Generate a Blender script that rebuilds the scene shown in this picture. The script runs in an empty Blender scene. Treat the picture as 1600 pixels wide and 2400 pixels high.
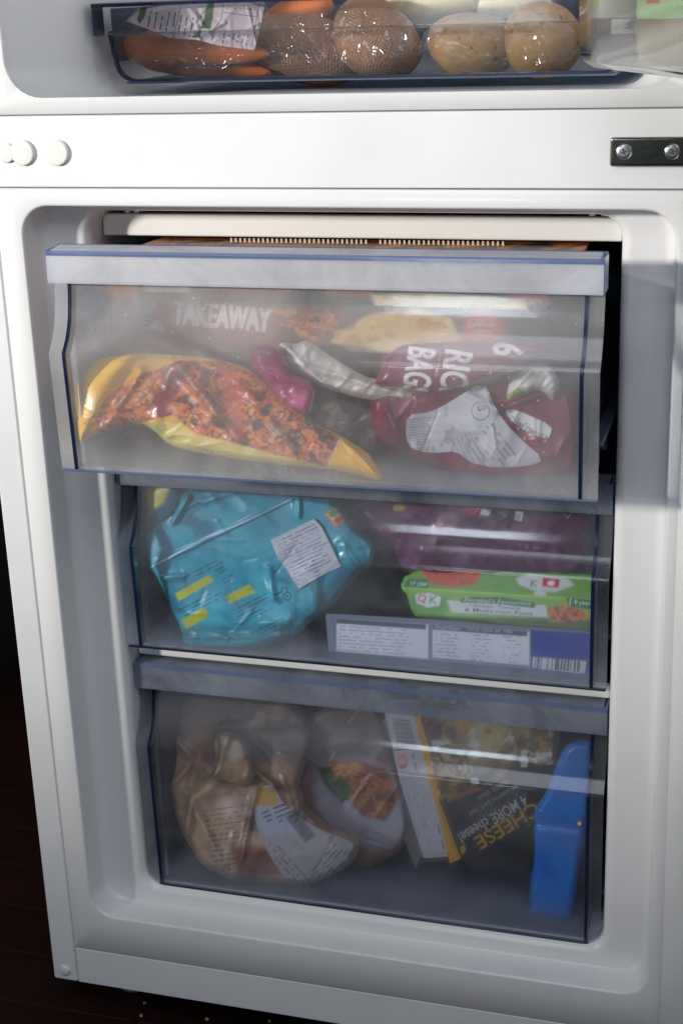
import bpy, bmesh, math, random
import numpy as np
from mathutils import Vector, Matrix
S = bpy.context.scene
COL = S.collection
# ------------------------------------------------------------------ camera
CX, CY, CZ, YAW, PIT, ROL, FPX = 0.3314, -1.0759, 0.9834, 0.2973, -0.3333, 0.0352, 3540.2
def rotm(a, p, r):
    ca, sa, cp, sp, cr, sr = math.cos(a), math.sin(a), math.cos(p), math.sin(p), math.cos(r), math.sin(r)
    return np.array([[ca, -sa, 0], [sa, ca, 0], [0, 0, 1]]) @ np.array([[1, 0, 0], [0, cp, -sp], [0, sp, cp]]) @ np.array([[cr, 0, sr], [0, 1, 0], [-sr, 0, cr]])
RM = rotm(YAW, PIT, ROL)
CAM = np.array([CX, CY, CZ])
cd = bpy.data.cameras.new('camera'); cam = bpy.data.objects.new('camera', cd); COL.objects.link(cam)
cd.sensor_fit = 'HORIZONTAL'; cd.sensor_width = 36; cd.lens = FPX / 1600 * 36
cd.clip_start = 0.01; cd.clip_end = 60
m4 = Matrix.Identity(4)
for i in range(3):
    m4[i][0] = RM[i, 0]; m4[i][1] = RM[i, 2]; m4[i][2] = -RM[i, 1]; m4[i][3] = CAM[i]
cam.matrix_world = m4
S.camera = cam
# ------------------------------------------------------------------ world, lamps, exposure
w = bpy.data.worlds.new('World'); S.world = w; w.use_nodes = True
bg = w.node_tree.nodes['Background']; bg.inputs[0].default_value = (0.80, 0.87, 1.0, 1); bg.inputs[1].default_value = 0.08
def aim(o, p, t):
    o.location = p; o.rotation_euler = (Vector(t) - Vector(p)).to_track_quat('-Z', 'Y').to_euler()
# low winter sun through a window, only the upper part of the fridge is inside its beam
SD = np.array([1.27, 1.0, -0.30]); SD = SD / np.linalg.norm(SD)
ST = np.array([0.0, 0, 0.80])
ld = bpy.data.lights.new('sun_beam', 'SPOT'); sun = bpy.data.objects.new('sun_beam', ld); COL.objects.link(sun)
ld.energy = 1010; ld.color = (1.0, 0.955, 0.89); ld.shadow_soft_size = 0.15
ld.spot_size = math.radians(30.6); ld.spot_blend = 0.9
aim(sun, ST - SD * 4.2, (-0.62, 0, 1.21))
# broad soft window light from the left front
ld2 = bpy.data.lights.new('window_light', 'AREA'); win = bpy.data.objects.new('window_light', ld2); COL.objects.link(win)
ld2.shape = 'RECTANGLE'; ld2.size = 0.32; ld2.size_y = 0.35; ld2.energy = 4; ld2.color = (0.80, 0.90, 1.0)
aim(win, (-0.42, -2.5, 1.10), (0.0, 0, 0.6))
# light thrown back by the bright room above
ld3 = bpy.data.lights.new('room_bounce', 'AREA'); rb_ = bpy.data.objects.new('room_bounce', ld3); COL.objects.link(rb_)
ld3.shape = 'RECTANGLE'; ld3.size = 1.4; ld3.size_y = 1.0; ld3.energy = 13; ld3.color = (0.87, 0.92, 1.0)
aim(rb_, (0.25, -1.25, 2.05), (0.0, 0, 0.8))
S.view_settings.view_transform = 'Standard'; S.view_settings.look = 'None'
S.view_settings.exposure = 0; S.view_settings.gamma = 1; S.view_settings.use_curve_mapping = False
S.render.engine = 'CYCLES'
S.cycles.transparent_max_bounces = 32; S.cycles.max_bounces = 10; S.cycles.diffuse_bounces = 5

# ------------------------------------------------------------------ helpers
def lin(c):
    c = np.asarray(c, float) / 255.0
    return np.where(c <= 0.04045, c / 12.92, ((c + 0.055) / 1.055) ** 2.4)
def ray(x, y):
    x = np.asarray(x, float); y = np.asarray(y, float)
    d = np.stack([(x - 800) / FPX, np.ones_like(x), (1200 - y) / FPX], -1)
    d = d @ RM.T
    return d / np.linalg.norm(d, axis=-1, keepdims=True)
def on_plane(x, y, Y0, z0=0.5, k=0.0, kx=0.0):
    """points where view lines meet the upright plane Y = Y0 + k (z - z0) + kx x"""
    d = ray(x, y)
    t = (Y0 + k * (CZ - z0) + kx * CX - CY) / (d[..., 1] - k * d[..., 2] - kx * d[..., 0])
    return CAM + d * t[..., None], d
def tag(o, label=None, cat=None, group=None, kind=None):
    if label: o['label'] = label
    if cat: o['category'] = cat
    if group: o['group'] = group
    if kind: o['kind'] = kind
    return o
def thing(name, label, cat, loc=(0, 0, 0), group=None):
    o = bpy.data.objects.new(name, None); COL.objects.link(o); o.location = loc
    o.empty_display_size = 0.02
    return tag(o, label, cat, group)
def link(name, me, mat=None, parent=None, smooth=False, bevel=0, seg=2):
    o = bpy.data.objects.new(name, me); COL.objects.link(o)
    if mat: me.materials.append(mat)
    if smooth:
        for p in me.polygons: p.use_smooth = True
    if parent:
        o.parent = parent; o.matrix_parent_inverse = Matrix.Translation(-parent.location)
    if bevel:
        b = o.modifiers.new('bevel', 'BEVEL'); b.width = bevel; b.segments = seg; b.limit_method = 'ANGLE'; b.angle_limit = math.radians(40)
        b.harden_normals = True
        for p in me.polygons: p.use_smooth = True
    return o
def box(name, x0, x1, y0, y1, z0, z1, mat, parent=None, bevel=0, seg=2):
    v = [(x, y, z) for x in (x0, x1) for y in (y0, y1) for z in (z0, z1)]
    f = [(0, 1, 3, 2), (4, 6, 7, 5), (0, 4, 5, 1), (2, 3, 7, 6), (0, 2, 6, 4), (1, 5, 7, 3)]
    me = bpy.data.meshes.new(name); me.from_pydata(v, [], f); me.update()
    return link(name, me, mat, parent, bevel=bevel, seg=seg)
def rrect(x0, x1, z0, z1, r, y, n=8):
    pts = []
    for cx, cz, a0 in ((x1 - r, z1 - r, 0), (x0 + r, z1 - r, 90), (x0 + r, z0 + r, 180), (x1 - r, z0 + r, 270)):
        for i in range(n + 1):
            a = math.radians(a0 + 90 * i / n)
            pts.append((cx + r * math.cos(a), y, cz + r * math.sin(a)))
    return pts
def loft(name, loops, mat, parent=None, cap=True, auto=30):
    n = len(loops[0]); v = [p for l in loops for p in l]; f = []
    for k in range(len(loops) - 1):
        for i in range(n):
            j = (i + 1) % n
            f.append((k * n + i, k * n + j, (k + 1) * n + j, (k + 1) * n + i))
    if cap: f.append(tuple((len(loops) - 1) * n + i for i in range(n)))
    me = bpy.data.meshes.new(name); me.from_pydata(v, [], f); me.update()
    bm = bmesh.new(); bm.from_mesh(me); bmesh.ops.recalc_face_normals(bm, faces=bm.faces)
    # normals should look at the camera side
    s = sum(fc.normal.y * fc.calc_area() for fc in bm.faces)
    if s > 0: bmesh.ops.reverse_faces(bm, faces=bm.faces)
    bm.to_mesh(me); bm.free()
    o = link(name, me, mat, parent, smooth=True)
    me.set_sharp_from_angle(angle=math.radians(auto))
    return o
def cyl(name, c, r, y0, y1, mat, parent=None, n=32, dome=0.0, bev=0.0006):
    """disc or button facing -Y; optional domed face"""
    prof = [(r, y1), (r, y0 + bev), (r - bev, y0)] + ([(r * t, y0 - dome * (1 - t * t)) for t in (0.85, 0.65, 0.45, 0.25, 0.1)] if dome else [(r * 0.5, y0)])
    v = []; f = []
    for (rr, y) in prof:
        for i in range(n):
            a = 2 * math.pi * i / n; v.append((c[0] + rr * math.cos(a), c[1] + y, c[2] + rr * math.sin(a)))
    for k in range(len(prof) - 1):
        for i in range(n):
            j = (i + 1) % n; f.append((k * n + i, k * n + j, (k + 1) * n + j, (k + 1) * n + i))
    f.append(tuple((len(prof) - 1) * n + i for i in range(n)))
    me = bpy.data.meshes.new(name); me.from_pydata(v, [], f); me.update()
    bm = bmesh.new(); bm.from_mesh(me); bmesh.ops.recalc_face_normals(bm, faces=bm.faces); bm.to_mesh(me); bm.free()
    o = link(name, me, mat, parent, smooth=True); me.set_sharp_from_angle(angle=math.radians(50))
    return o

# ------------------------------------------------------------------ materials
def newmat(name):
    m = bpy.data.materials.new(name); m.use_nodes = True; nt = m.node_tree
    for n in list(nt.nodes):
        if n.type != 'OUTPUT_MATERIAL': nt.nodes.remove(n)
    return m, nt, nt.nodes['Material Output']
def N(nt, t, **kw):
    n = nt.nodes.new(t)
    for k, v in kw.items():
        if k.startswith('i_'): n.inputs[k[2:].replace('_', ' ')].default_value = v
        else: setattr(n, k, v)
    return n
def ramp(nt, fac, stops):
    r = nt.nodes.new('ShaderNodeValToRGB'); nt.links.new(fac, r.inputs[0])
    e = r.color_ramp.elements
    while len(e) < len(stops): e.new(0.5)
    for el, (p, c) in zip(e, stops):
        el.position = p; el.color = (*c, 1) if len(c) == 3 else c
    return r.outputs[0]
def plastic(name, col, rough=0.35, var=0.04, bump=0.02, scale=400, spec=0.5, coat=0.0, metal=0.0, dirt=0.0):
    m, nt, out = newmat(name); L = nt.links
    p = N(nt, 'ShaderNodeBsdfPrincipled'); L.new(p.outputs[0], out.inputs[0])
    tc = N(nt, 'ShaderNodeTexCoord')
    n1 = N(nt, 'ShaderNodeTexNoise'); n1.inputs['Scale'].default_value = 9; n1.inputs['Detail'].default_value = 6; L.new(tc.outputs['Object'], n1.inputs['Vector'])
    c = np.array(col)
    base = ramp(nt, n1.outputs[0], [(0.3, tuple(c * (1 - var))), (0.7, tuple(np.minimum(c * (1 + var), 1)))])
    if dirt:
        n3 = N(nt, 'ShaderNodeTexNoise'); n3.inputs['Scale'].default_value = 60; n3.inputs['Detail'].default_value = 8; n3.inputs['Roughness'].default_value = 0.7; L.new(tc.outputs['Object'], n3.inputs['Vector'])
        fm = ramp(nt, n3.outputs[0], [(0.66, (0, 0, 0)), (0.80, (dirt, dirt, dirt))])
        mx = N(nt, 'ShaderNodeMix', data_type='RGBA'); L.new(fm, mx.inputs[0]); L.new(base, mx.inputs[6]); mx.inputs[7].default_value = (0.25, 0.2, 0.15, 1); base = mx.outputs[2]
    L.new(base, p.inputs['Base Color'])
    rr = ramp(nt, n1.outputs[0], [(0.3, (rough * 0.85,) * 3), (0.7, (min(1, rough * 1.2),) * 3)]); L.new(rr, p.inputs['Roughness'])
    p.inputs['Metallic'].default_value = metal; p.inputs['Specular IOR Level'].default_value = spec; p.inputs['Coat Weight'].default_value = coat
    if bump:
        n2 = N(nt, 'ShaderNodeTexNoise'); n2.inputs['Scale'].default_value = scale; n2.inputs['Detail'].default_value = 3; L.new(tc.outputs['Object'], n2.inputs['Vector'])
        b = N(nt, 'ShaderNodeBump'); b.inputs['Strength'].default_value = bump; b.inputs['Distance'].default_value = 0.001; L.new(n2.outputs[0], b.inputs['Height']); L.new(b.outputs[0], p.inputs['Normal'])
    return m
def clear(name, tint=(0.86, 0.9, 0.96), haze=0.15, hvar=0.25, hcol=(0.62, 0.66, 0.74), rough=0.12, scale=14, gloss=1.0, smear=0.0, zg=None, blur=0.0):
    """moulded see-through plastic with a frosted film: transparent + scattered haze + surface gloss"""
    m, nt, out = newmat(name); L = nt.links
    tc = N(nt, 'ShaderNodeTexCoord')
    n1 = N(nt, 'ShaderNodeTexNoise'); n1.inputs['Scale'].default_value = scale; n1.inputs['Detail'].default_value = 9; n1.inputs['Roughness'].default_value = 0.62; n1.inputs['Distortion'].default_value = 0.6
    L.new(tc.outputs['Object'], n1.inputs['Vector'])
    hz = ramp(nt, n1.outputs[0], [(0.34, (haze,) * 3), (0.68, (haze + hvar,) * 3)])
    n4 = N(nt, 'ShaderNodeTexVoronoi'); n4.inputs['Scale'].default_value = 95; L.new(tc.outputs['Object'], n4.inputs['Vector'])
    sp = ramp(nt, n4.outputs['Distance'], [(0.05, (0.5,) * 3), (0.10, (0,) * 3)])
    n5 = N(nt, 'ShaderNodeTexNoise'); n5.inputs['Scale'].default_value = 8; L.new(tc.outputs['Object'], n5.inputs['Vector'])
    sm = ramp(nt, n5.outputs[0], [(0.55, (0,) * 3), (0.7, (1,) * 3)])
    mu = N(nt, 'ShaderNodeMath', operation='MULTIPLY'); L.new(sp, mu.inputs[0]); L.new(sm, mu.inputs[1])
    ad = N(nt, 'ShaderNodeMath', operation='MULTIPLY_ADD'); L.new(mu.outputs[0], ad.inputs[0]); ad.inputs[1].default_value = smear; L.new(hz, ad.inputs[2])
    if zg:
        sz = N(nt, 'ShaderNodeSeparateXYZ'); L.new(tc.outputs['Object'], sz.inputs[0])
        tot = ad.outputs[0]
        for (za, zb_, amt) in zg:
            mr = N(nt, 'ShaderNodeMapRange', interpolation_type='SMOOTHSTEP'); L.new(sz.outputs['Z'], mr.inputs[0]); mr.inputs[1].default_value = za; mr.inputs[2].default_value = zb_; mr.inputs[3].default_value = 0; mr.inputs[4].default_value = amt
            mm = N(nt, 'ShaderNodeMath', operation='MULTIPLY'); L.new(mr.outputs[0], mm.inputs[0]); L.new(ramp(nt, n1.outputs[0], [(0.30, (.55,) * 3), (.65, (1.2,) * 3)]), mm.inputs[1])
            a2 = N(nt, 'ShaderNodeMath', operation='ADD'); L.new(mm.outputs[0], a2.inputs[0]); L.new(tot, a2.inputs[1]); tot = a2.outputs[0]
        ad = a2
    t = N(nt, 'ShaderNodeBsdfTransparent'); t.inputs[0].default_value = (*tint, 1)
    d = N(nt, 'ShaderNodeBsdfDiffuse'); d.inputs[0].default_value = (*hcol, 1)
    tl = N(nt, 'ShaderNodeBsdfTranslucent'); tl.inputs[0].default_value = (*hcol, 1)
    dm = N(nt, 'ShaderNodeMixShader'); dm.inputs[0].default_value = 0.5; L.new(d.outputs[0], dm.inputs[1]); L.new(tl.outputs[0], dm.inputs[2])
    if blur:
        rf = N(nt, 'ShaderNodeBsdfRefraction'); rf.inputs['Roughness'].default_value = 0.27; rf.inputs['IOR'].default_value = 1.12; rf.inputs[0].default_value = (*tint, 1)
        tb = N(nt, 'ShaderNodeMixShader'); L.new(t.outputs[0], tb.inputs[1]); L.new(rf.outputs[0], tb.inputs[2]); t = tb
        bm_ = ramp(nt, n1.outputs[0], [(0.35, (blur * .4,) * 3), (0.6, (blur * 1.3,) * 3)]); L.new(bm_, tb.inputs[0])
    m1 = N(nt, 'ShaderNodeMixShader'); L.new(ad.outputs[0], m1.inputs[0]); L.new(t.outputs[0], m1.inputs[1]); L.new(dm.outputs[0], m1.inputs[2])
    g = N(nt, 'ShaderNodeBsdfGlossy'); g.inputs['Roughness'].default_value = rough
    b = N(nt, 'ShaderNodeBump'); b.inputs['Strength'].default_value = 0.12; b.inputs['Distance'].default_value = 0.002; L.new(n1.outputs[0], b.inputs['Height']); L.new(b.outputs[0], g.inputs['Normal'])
    ge = N(nt, 'ShaderNodeNewGeometry'); dt = N(nt, 'ShaderNodeVectorMath', operation='DOT_PRODUCT'); L.new(ge.outputs['Incoming'], dt.inputs[0]); L.new(ge.outputs['Normal'], dt.inputs[1])
    ab = N(nt, 'ShaderNodeMath', operation='ABSOLUTE'); L.new(dt.outputs['Value'], ab.inputs[0])
    om = N(nt, 'ShaderNodeMath', operation='SUBTRACT'); om.inputs[0].default_value = 1; L.new(ab.outputs[0], om.inputs[1]); om.use_clamp = True
    pw = N(nt, 'ShaderNodeMath', operation='POWER'); L.new(om.outputs[0], pw.inputs[0]); pw.inputs[1].default_value = 5
    fr = N(nt, 'ShaderNodeMath', operation='MULTIPLY_ADD'); L.new(pw.outputs[0], fr.inputs[0]); fr.inputs[1].default_value = 0.96; fr.inputs[2].default_value = 0.035
    fm = N(nt, 'ShaderNodeMath', operation='MULTIPLY'); L.new(fr.outputs[0], fm.inputs[0]); fm.inputs[1].default_value = gloss; fm.use_clamp = True
    m2 = N(nt, 'ShaderNodeMixShader'); L.new(fm.outputs[0], m2.inputs[0]); L.new(m1.outputs[0], m2.inputs[1]); L.new(g.outputs[0], m2.inputs[2])
    L.new(m2.outputs[0], out.inputs[0])
    return m
def printed(name, rough=0.35, coat=0.0, bump=0.0, bscale=600, spec=0.5, trans=0.0):
    m, nt, out = newmat(name); L = nt.links
    p = N(nt, 'ShaderNodeBsdfPrincipled')
    a = N(nt, 'ShaderNodeVertexColor', layer_name='ink'); L.new(a.outputs[0], p.inputs['Base Color'])
    p.inputs['Roughness'].default_value = rough; p.inputs['Coat Weight'].default_value = coat; p.inputs['Coat Roughness'].default_value = 0.12; p.inputs['Specular IOR Level'].default_value = spec
    if bump:
        tc = N(nt, 'ShaderNodeTexCoord'); n2 = N(nt, 'ShaderNodeTexNoise'); n2.inputs['Scale'].default_value = bscale; n2.inputs['Detail'].default_value = 4; L.new(tc.outputs['Object'], n2.inputs['Vector'])
        b = N(nt, 'ShaderNodeBump'); b.inputs['Strength'].default_value = bump; b.inputs['Distance'].default_value = 0.001; L.new(n2.outputs[0], b.inputs['Height']); L.new(b.outputs[0], p.inputs['Normal'])
    if trans:
        t = N(nt, 'ShaderNodeBsdfTransparent'); mx = N(nt, 'ShaderNodeMixShader'); mx.inputs[0].default_value = trans
        L.new(p.outputs[0], mx.inputs[1]); L.new(t.outputs[0], mx.inputs[2]); L.new(mx.outputs[0], out.inputs[0])
    else: L.new(p.outputs[0], out.inputs[0])
    return m
M = {}
M['enamel'] = plastic('white_enamel', (0.765, 0.775, 0.785), 0.38, 0.035, 0.03, 900, dirt=0.10)
M['liner'] = plastic('liner_plastic', (0.74, 0.745, 0.75), 0.30, 0.015, 0.015, 300, coat=0.15)
M['trim'] = plastic('trim_plastic', (0.78, 0.77, 0.74), 0.3, 0.02, 0.01)
M['gasket'] = plastic('gasket_rubber', (0.62, 0.62, 0.61), 0.55, 0.03)
M['dark'] = plastic('dark_gap', (0.05, 0.055, 0.07), 0.6)
M['seam'] = plastic('seam_gap', (0.30, 0.32, 0.36), 0.6)
M['chrome'] = plastic('chromed_steel', (0.30, 0.30, 0.27), 0.16, 0.25, 0.15, 120, metal=1.0)
M['screw'] = plastic('screw_steel', (0.62, 0.63, 0.62), 0.28, 0.1, 0.1, 200, metal=1.0)
M['panel'] = clear('clear_panel', (0.95, 0.96, 0.99), 0.05, 0.14, (0.96, 0.95, 0.94), 0.09, 10, 1.0, 0.9, ((.700, .745, .12), (.672, .640, .12)), 0.08)  # paler haze colour than the lower plates: sunlight put into the frost
M['panel_mid'] = clear('clear_panel_mid', (0.92, 0.94, 0.98), 0.02, 0.10, (0.70, 0.74, 0.82), 0.08, 11, 1.0, 0.9, ((.48, .45, .12), (.53, .56, .05)), 0.11)  # this and the low plate: tint and haze darkened to hold drawer shade
M['panel_low'] = clear('clear_panel_low', (0.88, 0.90, 0.95), 0.02, 0.09, (0.66, 0.69, 0.76), 0.08, 9, 1.0, 0.9, ((.26, .205, .13), (.34, .37, .06)), 0.13)
M['handle'] = clear('frosted_handle', (0.74, 0.79, 0.88), 0.20, 0.40, (0.56, 0.60, 0.68), 0.20, 11, 1.0, 0.6)  # darker copy of the handle plastic, low light put into its colour
M['handle_top'] = clear('frosted_handle_top', (0.85, 0.88, 0.94), 0.50, 0.42, (0.92, 0.93, 0.96), 0.22, 9, 1.0, 0.3)  # same handle plastic lightened, sunlight put into its haze colour
M['blue'] = clear('blue_edge', (0.50, 0.60, 0.82), 0.38, 0.1, (0.38, 0.46, 0.66), 0.12, 20, 1.2)
M['navy'] = plastic('navy_edge', (0.006, 0.012, 0.042), 0.2, 0.1, 0.0, spec=0.6)
M['base'] = clear('frosted_base', (0.45, 0.52, 0.66), 0.55, 0.15, (0.30, 0.35, 0.45), 0.35, 14, 0.6)
M['side'] = clear('side_plastic', (0.36, 0.39, 0.46), 0.35, 0.1, (0.20, 0.24, 0.34), 0.15, 14, 1.0)
M['glass'] = clear('shelf_glass', (0.70, 0.80, 0.80), 0.05, 0.03, (0.5, 0.55, 0.55), 0.03, 10)
M['film'] = clear('clear_film', (0.97, 0.97, 0.96), 0.01, 0.04, (0.7, 0.7, 0.68), 0.12, 30, 1.3)
M['bag'] = printed('printed_bag', 0.40, 0.14, 0.03, 200)
M['card'] = printed('printed_card', 0.42, 0.2)
M['matte'] = printed('matte_print', 0.6, 0.0, 0.1, 500)
M['frosty'] = printed('frosted_bag', 0.4, 0.2, 0.1, 200, trans=0.0)

# ------------------------------------------------------------------ print canvas (numpy, in metres-free sheet units)
def vnoise(x, y, s, seed=0):
    x = np.asarray(x, float) / s; y = np.asarray(y, float) / s
    xi = np.floor(x).astype(np.int64); yi = np.floor(y).astype(np.int64); fx = x - xi; fy = y - yi
    fx = fx * fx * (3 - 2 * fx); fy = fy * fy * (3 - 2 * fy)
    def h(a, b):
        n = (a * 374761393 + b * 668265263 + seed * 974634777) & 0xffffffff
        n = ((n ^ (n >> 13)) * 1274126177) & 0xffffffff
        return ((n ^ (n >> 16)) & 0xffff) / 65535.0
    return (h(xi, yi) * (1 - fx) + h(xi + 1, yi) * fx) * (1 - fy) + (h(xi, yi + 1) * (1 - fx) + h(xi + 1, yi + 1) * fx) * fy
def fbm(x, y, s, seed=0, o=4):
    r = 0; a = 0.5; t = 0
    for i in range(o):
        r = r + a * vnoise(x, y, s, seed + i * 17); t += a; a *= 0.5; s = s / 2.03
    return r / t
def inside(px, py, poly):
    r = np.zeros(px.shape, bool); n = len(poly)
    for i in range(n):
        x1, y1 = poly[i]; x2, y2 = poly[(i + 1) % n]
        if y1 == y2: continue
        c = ((y1 > py) != (y2 > py)) & (px < (x2 - x1) * (py - y1) / (y2 - y1) + x1)
        r ^= c
    return r
def segdist(px, py, poly, closed=True):
    d = np.full(px.shape, 1e9); n = len(poly)
    for i in range(n if closed else n - 1):
        x1, y1 = poly[i]; x2, y2 = poly[(i + 1) % n]
        dx, dy = x2 - x1, y2 - y1
        t = np.clip(((px - x1) * dx + (py - y1) * dy) / (dx * dx + dy * dy + 1e-9), 0, 1)
        d = np.minimum(d, np.hypot(px - x1 - t * dx, py - y1 - t * dy))
    return d
_glyph = {}
def glyph_tris(txt):
    if txt in _glyph: return _glyph[txt]
    c = bpy.data.curves.new('t', 'FONT'); c.body = txt; c.resolution_u = 3; c.offset = 0.012
    o = bpy.data.objects.new('t', c); COL.objects.link(o); bpy.context.view_layer.update()
    me = o.evaluated_get(bpy.context.evaluated_depsgraph_get()).to_mesh(); me.calc_loop_triangles()
    v = np.array([q.co[:2] for q in me.vertices]); t = np.array([q.vertices[:] for q in me.loop_triangles])
    tr = v[t] if len(t) else np.zeros((0, 3, 2))
    bpy.data.objects.remove(o); bpy.data.curves.remove(c)
    if len(tr):
        mn = tr.reshape(-1, 2).min(0); mx = tr.reshape(-1, 2).max(0); tr = tr.copy(); tr[..., 0] = (tr[..., 0] - mn[0]) / (mx[0] - mn[0]); tr[..., 1] = (tr[..., 1] - mn[1]) / (mx[1] - mn[1])
    _glyph[txt] = tr
    return tr
class Canvas:
    def __init__(s, X, Y, col):
        s.X = X; s.Y = Y; s.C = np.ones(X.shape + (3,)) * lin(col)
    def mix(s, m, col):
        m = np.clip(m, 0, 1)[..., None]; s.C = s.C * (1 - m) + (lin(col) if not isinstance(col, np.ndarray) else col) * m
    def poly(s, pts, col, soft=1.5, a=1.0):
        d = segdist(s.X, s.Y, pts); i = inside(s.X, s.Y, pts)
        s.mix(a * np.clip(0.5 + np.where(i, d, -d) / soft, 0, 1), col)
    def ell(s, cx, cy, rx, ry, col, ang=0, soft=0.1, a=1.0):
        c, q = math.cos(math.radians(ang)), math.sin(math.radians(ang))
        u = ((s.X - cx) * c + (s.Y - cy) * q) / rx; v = (-(s.X - cx) * q + (s.Y - cy) * c) / ry
        s.mix(a * np.clip((1 - np.hypot(u, v)) / soft + 0.5, 0, 1), col)
    def line(s, pts, col, w=2, a=1.0):
        s.mix(a * np.clip(0.5 + (w / 2 - segdist(s.X, s.Y, pts, False)) / 1.2, 0, 1), col)
    def food(s, pts, cols, sc=14, seed=1, a=1.0, soft=4, stretch=1.0, ang=0):
        d = segdist(s.X, s.Y, pts); i = inside(s.X, s.Y, pts)
        c, q = math.cos(math.radians(ang)), math.sin(math.radians(ang))
        U = (s.X * c + s.Y * q) / stretch; V = -s.X * q + s.Y * c
        n = fbm(U + 30 * fbm(U, V, 40, seed + 5), V, sc, seed, 4); n = np.clip((n - 0.28) / 0.44, 0, 0.9999)
        k = n * (len(cols) - 1); k0 = k.astype(int); f = (k - k0)[..., None]
        L = np.array([lin(q2) for q2 in cols]); C = L[k0] * (1 - f) + L[np.minimum(k0 + 1, len(cols) - 1)] * f
        s.mix(a * np.clip(0.5 + np.where(i, d, -d) / soft, 0, 1), C)
    def blotch(s, col, sc=60, th=0.5, w=0.1, seed=3, a=0.5, pts=None):
        n = fbm(s.X, s.Y, sc, seed); m = np.clip((n - th) / w, 0, 1) * a
        if pts is not None: m = m * inside(s.X, s.Y, pts)
        s.mix(m, col)
    def bold(s, txt, x, y, wd, ht, col, ang=0, k=2.2):
        c, q = math.cos(math.radians(ang)), math.sin(math.radians(ang))
        for t in (-1, -.35, .35, 1): s.text(txt, x + c * k * t, y + q * k * t, wd, ht, col, ang)
    def text(s, txt, x, y, wd, ht, col, ang=0, a=1.0):
        """x, y = start of the baseline, ang = writing direction clockwise in degrees"""
        tr = glyph_tris(txt)
        if not len(tr): return
        c, q = math.cos(math.radians(ang)), math.sin(math.radians(ang))
        U = (s.X - x) * c + (s.Y - y) * q; V = (s.X - x) * q - (s.Y - y) * c
        u = U / wd; v = V / ht
        sel = (u > -0.02) & (u < 1.02) & (v > -0.02) & (v < 1.02)
        m = np.zeros(s.X.shape); idx = np.nonzero(sel); 
        if not len(idx[0]): return
        acc = np.zeros(len(idx[0]))
        e = getattr(s, 'st', 2.0)
        for ox, oy in ((-.25, -.25), (.25, -.25), (-.25, .25), (.25, .25)):
            uu = u[idx] + ox * e / wd; vv = v[idx] + oy * e / ht; hit = np.zeros(len(uu), bool)
            for t in tr:
                (ax, ay), (bx, by), (cx, cy) = t
                d1 = (uu - bx) * (ay - by) - (ax - bx) * (vv - by); d2 = (uu - cx) * (by - cy) - (bx - cx) * (vv - cy); d3 = (uu - ax) * (cy - ay) - (cx - ax) * (vv - ay)
                hit |= ((d1 >= 0) & (d2 >= 0) & (d3 >= 0)) | ((d1 <= 0) & (d2 <= 0) & (d3 <= 0))
            acc += hit * 0.25
        m[idx] = acc; s.mix(m * a, col)
    def rows(s, x, y, wd, n, pitch, col, ang=0, seed=1, a=0.8, th=2.2, gap=0.35, word=9):
        """n lines of print too small to read"""
        c, q = math.cos(math.radians(ang)), math.sin(math.radians(ang))
        U = (s.X - x) * c + (s.Y - y) * q; V = -(s.X - x) * q + (s.Y - y) * c
        r = np.floor(V / pitch); f = V - r * pitch
        ln = wd * (0.7 + 0.3 * vnoise(r * 7.3, r * 0 + 1.5, 1, seed))
        wn = vnoise(U, r * 13.7, word, seed + 3) > gap
        s.mix(a * ((r >= 0) & (r < n) & (f < th) & (U > 0) & (U < ln) & wn), col)
    def bars(s, x, y, wd, ht, ang=0, seed=1, col=(30, 30, 35), a=0.9, unit=3.2):
        c, q = math.cos(math.radians(ang)), math.sin(math.radians(ang))
        U = (s.X - x) * c + (s.Y - y) * q; V = -(s.X - x) * q + (s.Y - y) * c
        k = np.floor(U / unit)
        h = np.modf(np.abs(np.sin(k * 12.9898 + seed * 4.1) * 43758.5453))[0] > 0.5
        s.mix(a * ((U > 0) & (U < wd) & (V > 0) & (V < ht) & h), col)
def creases(X, Y, items):
    h = np.zeros(X.shape)
    for (x1, y1, x2, y2, w, a) in items:
        d = segdist(X, Y, [(x1, y1), (x2, y2)], False); h += a * np.exp(-(d / w) ** 2)
    return h
def smooth_poly(pts, it=1):
    for _ in range(it):
        o = []
        for i in range(len(pts)):
            a = pts[i]; b = pts[(i + 1) % len(pts)]
            o += [(a[0] * .8 + b[0] * .2, a[1] * .8 + b[1] * .2), (a[0] * .2 + b[0] * .8, a[1] * .2 + b[1] * .8)]
        pts = o
    return pts
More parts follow.
